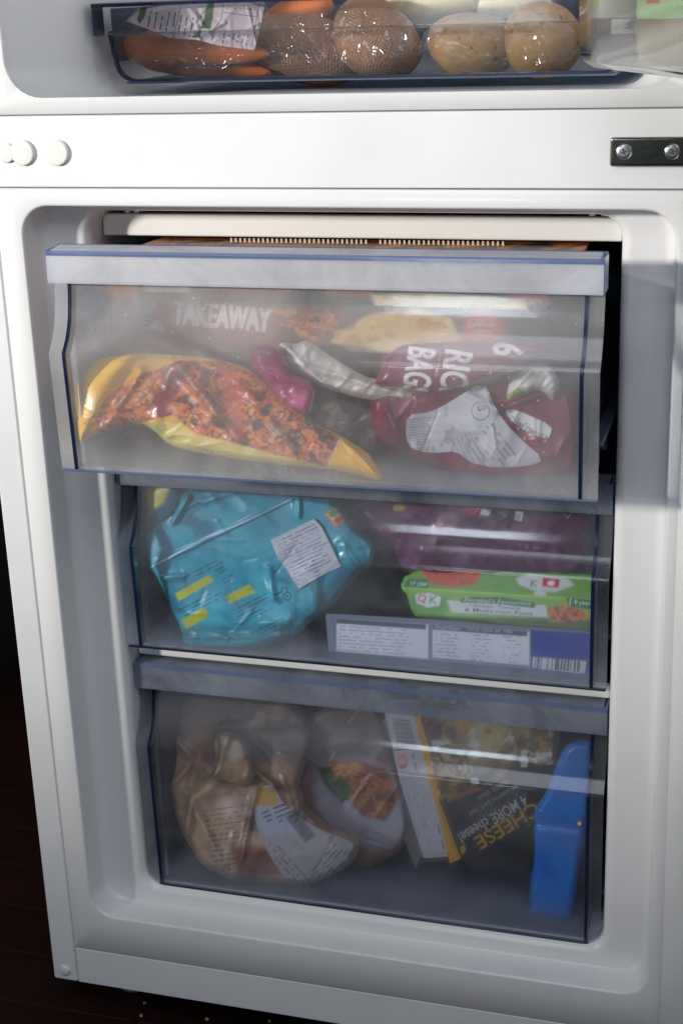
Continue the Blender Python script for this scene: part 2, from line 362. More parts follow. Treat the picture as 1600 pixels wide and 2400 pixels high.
def sheet(name, outline, plane, paint, base, T=0.01, puff=40, wr=0.0, ws=60, cr=(), back=0.01, mat=None, parent=None, step=2.0, seed=1, rnd=1, lift=0.0, hf=None, rc=None):
    """soft pack or flat carton: an outline in its own upright plane, given real thickness front and back.
    returns (object, height function)"""
    ol = smooth_poly(outline, rnd) if rnd else list(outline)
    xs = [p[0] for p in ol]; ys = [p[1] for p in ol]
    gx = np.arange(min(xs) - step, max(xs) + 2 * step, step); gy = np.arange(min(ys) - step, max(ys) + 2 * step, step)
    X, Y = np.meshgrid(gx, gy)
    ins = inside(X, Y, ol)
    cell = ins[:-1, :-1] | ins[1:, :-1] | ins[:-1, 1:] | ins[1:, 1:]
    cnt = ins[:-1, :-1].astype(int) + ins[1:, :-1] + ins[:-1, 1:] + ins[1:, 1:]
    cell = cnt >= 2
    used = np.zeros(X.shape, bool); used[:-1, :-1] |= cell; used[1:, :-1] |= cell; used[:-1, 1:] |= cell; used[1:, 1:] |= cell
    # boundary vertices slide onto the outline
    full = np.zeros(X.shape, int); full[:-1, :-1] += cell; full[1:, :-1] += cell; full[:-1, 1:] += cell; full[1:, 1:] += cell
    bd = used & (full < 4)
    bx = X[bd]; by = Y[bd]; best = np.full(bx.shape, 1e9); nx = bx.copy(); ny = by.copy()
    for i in range(len(ol)):
        x1, y1 = ol[i]; x2, y2 = ol[(i + 1) % len(ol)]; dx, dy = x2 - x1, y2 - y1
        t = np.clip(((bx - x1) * dx + (by - y1) * dy) / (dx * dx + dy * dy + 1e-9), 0, 1)
        qx = x1 + t * dx; qy = y1 + t * dy; d = np.hypot(bx - qx, by - qy); b = d < best
        best[b] = d[b]; nx[b] = qx[b]; ny[b] = qy[b]
    X = X.copy(); Y = Y.copy(); X[bd] = nx; Y[bd] = ny
    def height(PX, PY):
        d = segdist(PX, PY, ol); t = np.clip(d / puff, 0, 1); h = T * np.sqrt(t * (2 - t)) if T else np.zeros(PX.shape)
        e = np.clip(d / 14, 0, 1)
        if wr: 
            q = seed * 1.7; c_, s_ = math.cos(q), math.sin(q); U = (PX * c_ + PY * s_) / 2.4; V = -PX * s_ + PY * c_
            U = U + 18 * fbm(PX, PY, ws * 1.3, seed + 3, 2)
            r = np.abs(fbm(U, V, ws * 0.9, seed, 2) - 0.5) * 2
            h = h + 0.45 * wr * e * (1 - r) ** 3 + 0.9 * wr * e * fbm(PX, PY, ws * 1.6, seed + 9, 2)
        if cr: h = h + e * creases(PX, PY, cr)
        return h
    rcl = []
    if rc:
        rg = np.random.RandomState(seed * 7 + 1); cx0, cy0, sx0, sy0 = np.mean(xs), np.mean(ys), np.ptp(xs) / 2, np.ptp(ys) / 2
        for _ in range(rc[0]):
            a_ = rg.normal(rg.choice([0.6, 2.4]) + seed, 0.4); ln_ = rg.uniform(12, 55); px_, py_ = cx0 + rg.uniform(-1, 1) * sx0, cy0 + rg.uniform(-1, 1) * sy0
            rcl.append((px_ - ln_ * math.cos(a_), py_ - ln_ * math.sin(a_), px_ + ln_ * math.cos(a_), py_ + ln_ * math.sin(a_), rg.uniform(3.0, 8.0), .6 * rc[1] * rg.choice([1, 1, -.8]) * rg.uniform(.4, 1.3)))
    height0 = height
    def height(PX, PY):
        h = height0(PX, PY)
        if rcl: h = h + np.clip(segdist(PX, PY, ol) / 14, 0, 1) * creases(PX, PY, rcl)
        return h
    H = (hf(X, Y) if hf else height(X, Y)) + lift
    cv = Canvas(X, Y, base); cv.st = step
    if paint: paint(cv)
    P, D = on_plane(X, Y, *plane)
    F = P - D * H[..., None]; B = P + D * (back if np.isscalar(back) else 0.01)
    idx = -np.ones(X.shape, int); idx[used] = np.arange(used.sum()); n = int(used.sum())
    fv = F[used]; bv = B[used]
    verts = np.concatenate([fv, bv])
    r, c = np.nonzero(cell)
    a, b_, c_, d_ = idx[r, c], idx[r, c + 1], idx[r + 1, c + 1], idx[r + 1, c]
    q = np.stack([d_, c_, b_, a], 1)
    faces = [q, q[:, ::-1] + n]
    # side walls along boundary edges
    E = np.concatenate([q[:, [0, 1]], q[:, [1, 2]], q[:, [2, 3]], q[:, [3, 0]]])
    key = np.sort(E, 1); kk = key[:, 0] * (n + 1) + key[:, 1]
    u, first, counts = np.unique(kk, return_index=True, return_counts=True)
    Eb = E[first[counts == 1]]
    faces.append(np.stack([Eb[:, 1], Eb[:, 0], Eb[:, 0] + n, Eb[:, 1] + n], 1))
    fc = np.concatenate(faces)
    org = fv.mean(0).copy(); org[2] = fv[:, 2].min()
    verts = verts - org
    me = bpy.data.meshes.new(name)
    me.vertices.add(len(verts)); me.vertices.foreach_set('co', verts.astype(np.float32).ravel())
    me.loops.add(len(fc) * 4); me.loops.foreach_set('vertex_index', fc.astype(np.int32).ravel())
    me.polygons.add(len(fc)); me.polygons.foreach_set('loop_start', np.arange(0, len(fc) * 4, 4, dtype=np.int32))
    me.polygons.foreach_set('use_smooth', np.ones(len(fc), bool))
    me.update(calc_edges=True); me.validate()
    ca = me.color_attributes.new('ink', 'FLOAT_COLOR', 'POINT')
    cc = cv.C[used]; cc = np.concatenate([cc, cc]); ca.data.foreach_set('color', np.concatenate([cc, np.ones((len(cc), 1))], 1).astype(np.float32).ravel())
    o = bpy.data.objects.new(name, me); COL.objects.link(o); o.location = org
    me.materials.append(mat or M['bag'])
    me.set_sharp_from_angle(angle=math.radians(60))
    if parent is not None:
        o.parent = parent; o.location = org - np.array(parent.location)
    return o, height
S.cycles.use_denoising = True
# ------------------------------------------------------------------ setting
def floor_mat():
    m, nt, out = newmat('dark_red_floor'); L = nt.links
    p = N(nt, 'ShaderNodeBsdfPrincipled'); L.new(p.outputs[0], out.inputs[0]); tc = N(nt, 'ShaderNodeTexCoord')
    n = N(nt, 'ShaderNodeTexNoise'); n.inputs['Scale'].default_value = 7; n.inputs['Detail'].default_value = 8; L.new(tc.outputs['Object'], n.inputs['Vector'])
    L.new(ramp(nt, n.outputs[0], [(0.3, (0.010, 0.0022, 0.0018)), (0.7, (0.024, 0.005, 0.0035))]), p.inputs['Base Color'])
    wv = N(nt, 'ShaderNodeTexBrick'); wv.inputs['Scale'].default_value = 3.4; wv.inputs['Mortar Size'].default_value = 0.012; L.new(tc.outputs['Object'], wv.inputs['Vector']); bp = N(nt, 'ShaderNodeBump'); bp.inputs['Strength'].default_value = .6; bp.inputs['Distance'].default_value = 0.004; bp.invert = True; L.new(wv.outputs['Fac'], bp.inputs['Height']); L.new(bp.outputs[0], p.inputs['Normal']); p.inputs['Roughness'].default_value = 0.45
    return m
me = bpy.data.meshes.new('floor'); me.from_pydata([(-4, -5, .068), (4, -5, .068), (4, 3, .068), (-4, 3, .068)], [], [(0, 1, 2, 3)])
tag(link('floor', me, floor_mat()), kind='structure')
M['wallm'] = plastic('dark_wall_paint', (0.018, 0.017, 0.022), 0.7, 0.1, 0.1, 80)
wl = box('wall', -4, 1.6, 0.72, 0.80, .068, 3.0, M['wallm']); tag(wl, 'dark unlit wall standing behind the fridge freezer', 'wall')
cabm = box('kitchen_cabinet', -0.98, -0.70, 0.30, 0.70, .07, 1.5, plastic('dark_cabinet', (0.016, 0.014, 0.018), 0.5, 0.1, 0.05), bevel=0.003)
tag(cabm, 'dark kitchen cabinet side in shadow left of the fridge', 'cabinet')
rnd = random.Random(4)
crumbm = plastic('crumb', (0.45, 0.30, 0.15), 0.8, 0.2, 0.2, 300)
for (px, py, cl) in ((339, 2352, 'pale crumb on the dark red floor nearest the fridge foot'), (331, 2382, 'pale crumb on the dark red floor, in front of the crumb nearest the foot'), (632, 2394, 'pale crumb on the dark red floor furthest right under the plinth'), (485, 2390, 'faint crumb halfway between the foot crumbs and the rightmost floor crumb')):
    d = ray(px, py); t = (0.0705 - CZ) / d[2]; p = CAM + d * t
    bm = bmesh.new(); bmesh.ops.create_icosphere(bm, subdivisions=2, radius=0.0016)
    for v in bm.verts: v.co *= rnd.uniform(0.7, 1.25)
    me = bpy.data.meshes.new('crumb'); bm.to_mesh(me); bm.free()
    o = link('crumb', me, crumbm, smooth=True); o.location = p
    tag(o, cl, 'crumb', 'crumbs on the floor')

# ------------------------------------------------------------------ fridge freezer body
FR = thing('fridge_freezer', 'white fridge freezer standing open with its drawers full of food', 'fridge freezer', (0, 0.3, 0.075))
E_, LN = M['enamel'], M['liner']
# carcass shell behind the front pieces
box('cabinet_shell', -0.2995, -0.2750, 0.0, 0.62, 0.1049, 1.45, E_, FR, bevel=0.0018)      # left outer wall with its front lip
box('cabinet_shell', 0.2750, 0.2995, 0.0, 0.62, 0.1049, 1.45, E_, FR, bevel=0.0018)
box('back_panel', -0.2748, 0.2748, 0.60, 0.62, 0.105, 1.45, M['dark'], FR)
box('cabinet_base', -0.2748, 0.2748, 0.03, 0.60, 0.1055, 0.112, M['dark'], FR)
# front pieces, small dark grooves between them
X1 = 0.2744
o = box('plinth_strip', -X1, X1, 0.0004, 0.025, 0.1049, 0.1428, E_, FR, bevel=0.0008)
box('divider_panel', -X1, X1, 0.0, 0.025, 0.8458, 0.8994, E_, FR, bevel=0.0008)
box('gap_backing', -X1, X1, 0.004, 0.024, 0.8440, 0.9012, M['seam'], FR)
def opening(name, ox, oz0, oz1, rings, mat):
    """front frame plus moulded recess: rings of rounded rectangles"""
    n = 8
    loops = [rrect(-ox, ox, oz0, oz1, 0.0004, 0.012, n), rrect(-ox, ox, oz0, oz1, 0.0004, 0.0008, n), rrect(-ox + .0008, ox - .0008, oz0 + .0008, oz1 - .0008, 0.0004, 0.0, n)]
    for (x, z0, z1, r, y) in rings: loops.append(rrect(-x, x, z0, z1, r, y, n))
    return loft(name, loops, mat, FR, cap=True, auto=45)
def arc_rings(x0, z0, z1, r0, y0, x1, za, zb, r1, y1, kind, n=5):
    """fillet between two rings; kind 'out' = convex turning inward, 'in' = concave"""
    o = []
    for i in range(1, n + 1):
        a = math.pi / 2 * i / n
        if kind == 'out': s, t = math.sin(a), 1 - math.cos(a)     # moves sideways first, then back
        else: s, t = 1 - math.cos(a), math.sin(a)                 # moves back first, then sideways
        o.append((x0 + (x1 - x0) * s, z0 + (za - z0) * s, z1 + (zb - z1) * s, r0 + (r1 - r0) * i / n, y0 + (y1 - y0) * t))
    return o
R0 = [(0.2545, 0.1810, 0.8330, 0.024, 0.0)]
R0 += arc_rings(0.2545, .1810, .8330, .024, 0.0, 0.2523, .1832, .8308, .023, .0030, 'out')
R0 += [(0.2498, .1842, .8300, .022, .019)]
R0 += arc_rings(0.2498, .1842, .8300, .022, .019, 0.2420, .1870, .8292, .020, .0280, 'in', 6)
R0 += [(0.2195, .1955, .8275, .020, .0292)]
R0 += arc_rings(0.2195, .1955, .8275, .020, .0292, 0.2108, .2020, .8230, .018, .0385, 'out', 7)
R0 += [(0.2100, .2022, .8225, .016, .06), (0.2090, .2026, .8220, .014, 0.46)]
opening('freezer_liner', X1, .1436, .8446, R0, LN)
R1 = [(0.2550, 0.9128, 1.40, 0.030, 0.0)]
R1 += arc_rings(0.2550, .9128, 1.40, .030, 0.0, 0.2530, .9115, 1.40, .029, .0022, 'out')
R1 += [(0.2500, .9100, 1.39, .028, .008), (0.2420, .9085, 1.39, .028, .030), (0.2300, .9080, 1.39, .027, .060), (0.2230, .9078, 1.39, .025, .090), (0.2200, .9076, 1.39, .022, .47)]
opening('fridge_liner', X1, .9006, 1.449, R1, LN)
# caps over the unused hinge holes
for x, r in ((-0.2160, .0098), (-0.2452, .0098), (-0.2590, .0075)):
    cyl('hole_cap', (x, 0, 0.8722), r, -0.0024, 0.001, M['trim'], FR, dome=0.0003, bev=0.0005)
cyl('hole_cap', (-0.2868, 0.0, 0.1165), .0052, -0.0018, 0.001, M['trim'], FR, dome=0.0014, bev=0.0012)
M['footm'] = plastic('grey_foot_plastic', (.30, .29, .30), .5)
# adjustable foot
def lathe(name, c, prof, mat, parent=None, n=32):
    v = []; f = []
    for (r, z) in prof:
        for i in range(n):
            a = 2 * math.pi * i / n; v.append((c[0] + r * math.cos(a), c[1] + r * math.sin(a), c[2] + z))
    for k in range(len(prof) - 1):
        for i in range(n):
            j = (i + 1) % n; f.append((k * n + i, k * n + j, (k + 1) * n + j, (k + 1) * n + i))
    f.append(tuple(range(n - 1, -1, -1))); f.append(tuple((len(prof) - 1) * n + i for i in range(n)))
    me = bpy.data.meshes.new(name); me.from_pydata(v, [], f); me.update()
    o = link(name, me, mat, parent, smooth=True); me.set_sharp_from_angle(angle=math.radians(50)); return o
for fx in (-0.243, 0.243):
    lathe('foot', (fx, 0.056, .0685), [(.013, 0), (.0165, .002), (.0175, .006), (.016, .010), (.009, .013), (.009, .037)], M['footm'], FR)
# hinge bracket with two screws
hb = box('hinge_bracket', 0.2050, 0.2990, -0.0045, -0.0002, 0.8612, 0.8812, M['chrome'], FR, bevel=0.0022, seg=3)
box('hinge_bracket', 0.262, 0.2990, -0.030, -0.0045, 0.8600, 0.8640, M['chrome'], FR, bevel=0.0012)
for sx in (0.2150, 0.2475):
    s_ = cyl('screw', (sx, -0.0045, 0.8714), .0056, -0.0012, 0.001, M['screw'], None, bev=0.0010)
    s2 = cyl('screw_head', (sx, -0.0045, 0.8714), .0042, -0.0026, 0.001, M['screw'], None, dome=0.0004, bev=0.0008)
    for q in (s_, ): q.parent = hb; q.matrix_parent_inverse = Matrix.Translation((0, -0.3 + 0.3, 0))
    bpy.data.objects.remove(s2)
    # cross recess: four dark wedges set proud of the head by a hair
    v = []; f = []
    for a in (20, 110):
        c, s = math.cos(math.radians(a)), math.sin(math.radians(a)); b = len(v)
        for (u, t) in ((-.0022, -.0005), (.0022, -.0005), (.0022, .0005), (-.0022, .0005)):
            for y in (-0.00605 - 0.00003 * (a > 50), -0.0050): v.append((sx + u * c - t * s, y, 0.8714 + u * s + t * c))
        f += [(b, b + 2, b + 4, b + 6), (b + 1, b + 7, b + 5, b + 3), (b, b + 1, b + 3, b + 2), (b + 2, b + 3, b + 5, b + 4), (b + 4, b + 5, b + 7, b + 6), (b + 6, b + 7, b + 1, b)]
    me = bpy.data.meshes.new('cross_recess'); me.from_pydata(v, [], f); me.update()
    cr_ = link('cross_recess', me, M['dark'], None); cr_.parent = s_
# shelves: glass sheet with a white front strip
for zc, h in ((0.8090, .0088), (0.4318, .0052)):
    st = box('shelf_front', -0.2092, 0.2092, 0.054, 0.064, zc - h, zc + h, M['trim'], FR, bevel=0.0018, seg=3)
    box('shelf_glass', -0.2085, 0.2085, 0.0645, 0.45, zc + h - 0.007, zc + h - 0.003, M['glass'], FR)
for sx in (-0.188, -0.180, 0.186, 0.195):
    box('shelf_clip', sx - .0022, sx + .0022, 0.057, 0.068, 0.8182, 0.8206, M['trim'], FR, bevel=0.0008)

# doors, both swung open to the right
def swung(name, lab, ang, x0, y0, xb, z0, z1, wd, th):
    a = math.radians(ang); u = np.array([math.sin(a), -math.cos(a), 0]); n = np.array([math.cos(a), math.sin(a), 0])
    v = []
    for (s, t) in ((0, 0), (wd, 0), (wd, th), (0, th)):
        for z in (z0, z1):
            x = xb if z == z0 else x0
            p = np.array([x, y0, z]) + u * s + n * t; v.append(tuple(p))
    f = [(0, 1, 3, 2), (2, 3, 5, 4), (4, 5, 7, 6), (6, 7, 1, 0), (1, 7, 5, 3), (0, 2, 4, 6)]
    me = bpy.data.meshes.new(name); me.from_pydata(v, [], f); me.update()
    bm = bmesh.new(); bm.from_mesh(me); bmesh.ops.recalc_face_normals(bm, faces=bm.faces); bm.to_mesh(me); bm.free()
    return link(name, me, M['gasket'] if False else E_, FR, bevel=0.004, seg=3), u, n
fd, u_, n_ = swung('freezer_door', '', 27, 0.2585, -0.006, 0.2630, 0.110, 0.8565, 0.60, 0.055)

M['speck'] = plastic('dark_speck', (.06, .05, .05), .7)
for (px, py, Y_, r_) in ((1110, 2238, .028, .0010), (1283, 2297, .004, .0006), (345, 2158, .012, .0006), (1344, 2212, .038, .0007)):
    p_, d_ = on_plane(px, py, Y_)
    bm = bmesh.new(); bmesh.ops.create_icosphere(bm, subdivisions=2, radius=r_)
    me = bpy.data.meshes.new('dirt_speck'); bm.to_mesh(me); bm.free(); o = link('dirt_speck', me, M['speck'], None, smooth=True); o.location = p_; o.scale = (1.1, 1.4, .8)
    tag(o, {1110: 'round dark dirt speck on the lower lip of the freezer opening', 1283: 'tiny dark speck on the rounded front edge below the bottom drawer', 345: 'tiny mark at the lower left corner of the freezer opening', 1344: 'tiny mark under the lower right corner of the bottom drawer'}[px], 'dirt speck')
# ------------------------------------------------------------------ drawers
def extrude_profile(name, prof, th, x0, x1, mat, parent, bevel=0.0, caps=True, nx=1):
    """closed strip: profile (y, z) thickened backwards by th and extruded along x"""
    P = np.array(prof); T = np.gradient(P, axis=0); T /= np.linalg.norm(T, axis=1)[:, None]
    Nn = np.stack([-T[:, 1], T[:, 0]], 1)
    if Nn[:, 0].mean() < 0: Nn = -Nn
    Q = P + Nn * th
    ring = [tuple(p) for p in P] + [tuple(p) for p in Q[::-1]]
    n = len(ring); xs = np.linspace(x0, x1, nx + 1); v = [(x, y, z) for x in xs for (y, z) in ring]; f = []
    for k in range(nx):
        for i in range(n):
            j = (i + 1) % n; f.append((k * n + i, k * n + j, (k + 1) * n + j, (k + 1) * n + i))
    m = len(P)
    if caps:
        for b in (0, nx * n):
            for i in range(m - 1): f.append((b + i, b + i + 1, b + n - 2 - i, b + n - 1 - i))
    me = bpy.data.meshes.new(name); me.from_pydata(v, [], f); me.update()
    bm = bmesh.new(); bm.from_mesh(me); bmesh.ops.recalc_face_normals(bm, faces=bm.faces); bm.to_mesh(me); bm.free()
    o = link(name, me, mat, parent, smooth=True); me.set_sharp_from_angle(angle=math.radians(35)); return o
def drawer(label, yf, zt, zb, pm='panel', hm='handle', hx=0.2085, depth=0.36):
    D = thing('freezer_drawer', label, 'drawer', (0, yf + 0.15, zb))
    hz = zt - 0.0245
    # handle: hollow folded bar, front wall, top wall and blue front top edge
    hp = [(yf + .0075, hz + .0006), (yf + .0004, hz), (yf, hz + .0012), (yf + .0006, zt - .0035)]
    extrude_profile('handle', hp, 0.0022, -hx, hx, M[hm], D)
    extrude_profile('handle_edge', [(yf - .0002, zt - .0034), (yf + .0002, zt - .0012), (yf + .0022, zt)], 0.0026, -hx, hx, M['blue'], D)
    extrude_profile('handle_top', [(yf + .0026, zt), (yf + .020, zt + .0016)], -0.0022 if False else 0.0022, -hx + .003, hx - .003, M[hm], D)
    extrude_profile('handle_edge', [(yf + .0202, zt + .0018), (yf + .0222, zt + .0020)], 0.0030, -hx, hx, M['blue'], D)
    for s in (-1, 1):
        xa, xb = (hx - .0018, hx + .0006) if s > 0 else (-hx - .0006, -hx + .0018)
        box('handle_end', xa, xb, yf + .0008, yf + .0222, hz, zt + .0006, M['blue'], D, bevel=0.0006)
    # curved front plate
    zk = zt - .0765; pts = [(yf + .0108, hz + .004), (yf + .0103, hz - .003), (yf + .0094, hz - .009), (yf + .0080, hz - .017), (yf + .0060, hz - .026), (yf + .0030, hz - .034), (yf - .0015, zk + .010), (yf - .0070, zk + .0035), (yf - .0094, zk + .0008), (yf - .0099, zk - .0012)]
    for i in range(1, 6): pts.append((yf - .0099 + .0039 * i / 5, zk - .0012 + (zb - zk + .0012) * i / 5))
    pf = extrude_profile('front_panel', pts, 0.0024, -hx, hx, M[pm], D)
    # dark seams where the side walls meet the plate
    rib = [(y - .0004, z) for (y, z) in pts]
    for s in (-1, 1):
        xw = s * 0.1962
        extrude_profile('side_seam', rib, 0.0085, xw - .0013, xw + .0013, M['navy'], D)
        # side wall of the bin, slanting lower at the back
        y0 = yf + .012; v = []
        for x in (xw - .0009, xw + .0009):
            v += [(x, y0, zb + .001), (x, y0, hz + .004), (x, y0 + depth, hz + .002), (x, y0 + depth, zb + .012)]
        me = bpy.data.meshes.new('side_wall'); me.from_pydata(v, [], [(0, 1, 2, 3), (7, 6, 5, 4), (0, 4, 5, 1), (1, 5, 6, 2), (2, 6, 7, 3), (3, 7, 4, 0)]); me.update()
        link('side_wall', me, M['side'], D)
        # thin edge line of the plate
        box('runner', *((xw + .002, hx - .001) if s > 0 else (-hx + .001, xw - .002)), y0 + .012, y0 + depth, zb + .030, zb + .034, M['side'], D, bevel=0.0006)
        for q in range(3):
            box('runner_rib', *((xw + .0012, hx - .004) if s > 0 else (-hx + .004, xw - .0012)), y0 + .02 + q * .045, y0 + .022 + q * .045, zb + .012, zb + .030, M['side'], D)
    box('bottom_edge', -hx + .0005, hx - .0005, yf - .0064, yf - .0026, zb - .0022, zb - .0002, M['blue'] if yf < 0 else M['navy'], D, bevel=0.0006)
    box('drawer_base', -.1950, .1950, yf + .0005, yf + depth, zb + .0002, zb + .0022, M['base'], D)
    box('back_wall', -.1950, .1950, yf + depth - .002, yf + depth, zb + .0024, hz, M['side'], D)
    return D
DT = drawer('top freezer drawer pulled forward, holding the pizza cartons and rice bags', -0.0500, 0.8050, 0.6355, 'panel', 'handle_top')
DM = drawer('middle freezer drawer pushed in, holding the turquoise bag and green tray', 0.0385, 0.6160, 0.4455, 'panel_mid')
DB = drawer('deep bottom freezer drawer holding the brown bag and blue ice pack', 0.0410, 0.4240, 0.2030, 'panel_low')
# tall crisper in the fridge above
def crisper():
    D = thing('salad_drawer', 'shallow clear vegetable drawer at the bottom of the fridge compartment', 'drawer', (0, 0.25, 0.916))
    yf = 0.082; hx = 0.2170
    hp = [(yf + .006, .9545), (yf + .0006, .9540), (yf, .9552), (yf + .0004, .9765)]
    extrude_profile('handle', hp, 0.002, -hx, hx, M['crisp'], D)
    extrude_profile('handle_edge', [(yf - .0002, .9765), (yf + .0002, .9785), (yf + .002, .9792)], 0.0024, -hx, hx, M['navy'], D)
    extrude_profile('handle_top', [(yf + .0024, .9790), (yf + .020, .9800)], 0.002, -hx + .002, hx - .002, M['crisp'], D)
    for s in (-1, 1):
        box('handle_end', *((hx - .0012, hx) if s > 0 else (-hx, -hx + .0012)), yf + .001, yf + .02, .9545, .9790, M['navy'], D)
    # front plate with rounded lower corners
    ya, yb = yf + .009, yf + .0112
    x = 0.2040; r = .016
    out = [(-x - .004, .956), (-x - .0015, .940)] + [(-x + r * (1 - math.cos(math.radians(a))), .9185 + r * (1 - math.sin(math.radians(a)))) for a in range(0, 91, 10)]
    out = out + [(-p[0], p[1]) for p in out[::-1]]
    n = len(out); v = [(p[0], ya, p[1]) for p in out] + [(p[0], yb, p[1]) for p in out]
    f = [tuple(range(n)), tuple(range(2 * n - 1, n - 1, -1))] + [(i, i + n, (i + 1) % n + n, (i + 1) % n) for i in range(n)]
    me = bpy.data.meshes.new('front_panel'); me.from_pydata(v, [], f); me.update(); link('front_panel', me, M['crisp'], D)
    # dark rim running round the plate
    rim = out; v = []; f = []
    for (px_, pz) in rim: 
        q = 0.975 if abs(px_) > .19 else 1.0
        v += [(px_, ya - .0006, pz), (px_ * (1 - .0016 / .2), ya - .0006, pz + .0016), (px_ * (1 - .0016 / .2), yb + .003, pz + .0016), (px_, yb + .003, pz)]
    for i in range(n - 1):
        for k in range(4): f.append((i * 4 + k, i * 4 + (k + 1) % 4, (i + 1) * 4 + (k + 1) % 4, (i + 1) * 4 + k))
    me = bpy.data.meshes.new('panel_rim'); me.from_pydata(v, [], f); me.update(); link('panel_rim', me, M['navy'], D)
    box('drawer_base', -.196, .196, yf + .012, .44, .9165, .9185, M['base'], D)
    for s in (-1, 1): box('side_wall', s * .2045 - .001, s * .2045 + .001, yf + .012, .44, .934, .975, M['side'], D)
    box('back_wall', -.20, .20, .438, .44, .9187, .975, M['side'], D)
    return D
M['crisp'] = clear('clear_crisper', (0.90, 0.90, 0.92), 0.01, 0.03, (0.55, 0.55, 0.58), 0.06, 12, 1.0)
DC = crisper()
# ------------------------------------------------------------------ food in the top drawer
ZT = 0.6385
def T4(a, b): return tag(a, b[0], b[1], b[2] if len(b) > 2 else None)
# lower pizza carton, face with the big white word
def p(cv):
    cv.blotch((120, 70, 35), 90, 0.45, 0.2, 11, 0.5)
    cv.poly([(150, 640), (330, 645), (330, 800), (200, 860), (140, 860)], (200, 190, 180), 30, 0.8)
    cv.poly([(345, 690), (655, 712), (650, 810), (370, 800)], (150, 90, 90), 20, 0.8)
    cv.poly([(300, 800), (700, 810), (700, 860), (280, 850)], (110, 90, 92), 20, 0.7)
    cv.food([(620, 720), (800, 730), (800, 790), (720, 800)], [(60, 35, 20), (190, 100, 40), (120, 60, 30), (210, 140, 70)], 26, 6, 1, 16)
    cv.text('TAKEAWAY', 402, 760, 232, 56, (235, 222, 214), 5)
    cv.bold('TAKEAWAY', 404, 758, 228, 54, (235, 222, 214), 5)
    cv.text('CHICAGO TOWN', 286, 770, 84, 17, (205, 205, 215), 2)
    cv.line([(283, 752), (330, 744), (376, 754), (380, 774), (330, 770), (286, 774), (283, 752)], (190, 190, 205), 2, 0.7)
    cv.poly([(312, 712), (352, 712), (356, 744), (308, 744)], (140, 150, 185), 10, 0.6)
    cv.text('CHEESE', 700, 768, 82, 15, (225, 120, 30), 2)
    cv.text('FOUR', 640, 765, 48, 13, (190, 105, 50), 2)
    cv.food([(775, 800), (800, 776), (866, 736), (978, 720), (1055, 746), (1082, 800), (1000, 830), (820, 820)], [(215, 160, 85), (235, 195, 120), (240, 210, 130), (200, 140, 70)], 40, 21, 1, 10)
    cv.ell(935, 765, 70, 24, (240, 200, 110), 5, 0.7, 0.7)
    cv.ell(1131, 771, 47, 42, (205, 60, 55), 0, 0.1); cv.text('LARGE', 1100, 768, 62, 20, (240, 215, 205), -3); cv.text('PIZZA', 1108, 788, 46, 14, (240, 215, 205), -3)
    cv.poly([(1185, 700), (1400, 700), (1400, 900), (1200, 900)], (62, 60, 62), 20, 0.9)
o, _ = sheet('pizza_box', [(215, 694), (1368, 726), (1368, 900), (215, 860)], (0.024, 0.72, 0.25), p, (104, 90, 82), 0, 10, back=0.03, mat=M['card'], rnd=0, seed=2)
tag(o, 'takeaway pizza carton with big white lettering, the lower one of two in the top drawer', 'pizza box', 'pizza cartons in the top drawer')
# upper carton lying flat above it, dark edge with red lettering, printed lid
def p(cv):
    cv.poly([(200, 600), (322, 600), (322, 700), (200, 700)], (205, 120, 70), 6)
    cv.poly([(345, 640), (440, 643), (444, 686), (338, 683)], (215, 205, 185), 1.5); cv.text('CHICAGO TOWN', 345, 676, 90, 16, (40, 38, 36), 2)
    cv.text('STUFFED CRUST', 503, 694, 178, 18, (215, 45, 45), 1)
    cv.poly([(765, 640), (880, 640), (870, 700), (765, 690)], (170, 95, 45), 8, 0.8)
    cv.food([(871, 690), (1010, 688), (1233, 700), (1233, 728), (880, 720)], [(225, 190, 120), (245, 225, 160), (220, 170, 90)], 40, 4, 1, 8)  # cream band: the window's reflection streak painted onto the card
    cv.poly([(1190, 640), (1285, 640), (1285, 712), (1190, 708)], (190, 70, 75), 12, 0.8)
o, _ = sheet('pizza_box', [(225, 600), (1362, 640), (1362, 730), (225, 696)], (0.020, 0.72, 0.1), p, (34, 32, 36), 0, 10, back=0.02, mat=M['card'], rnd=0, seed=3)
tag(o, 'dark pizza carton edge with red stuffed crust lettering, lying on top of the other', 'pizza box', 'pizza cartons in the top drawer')
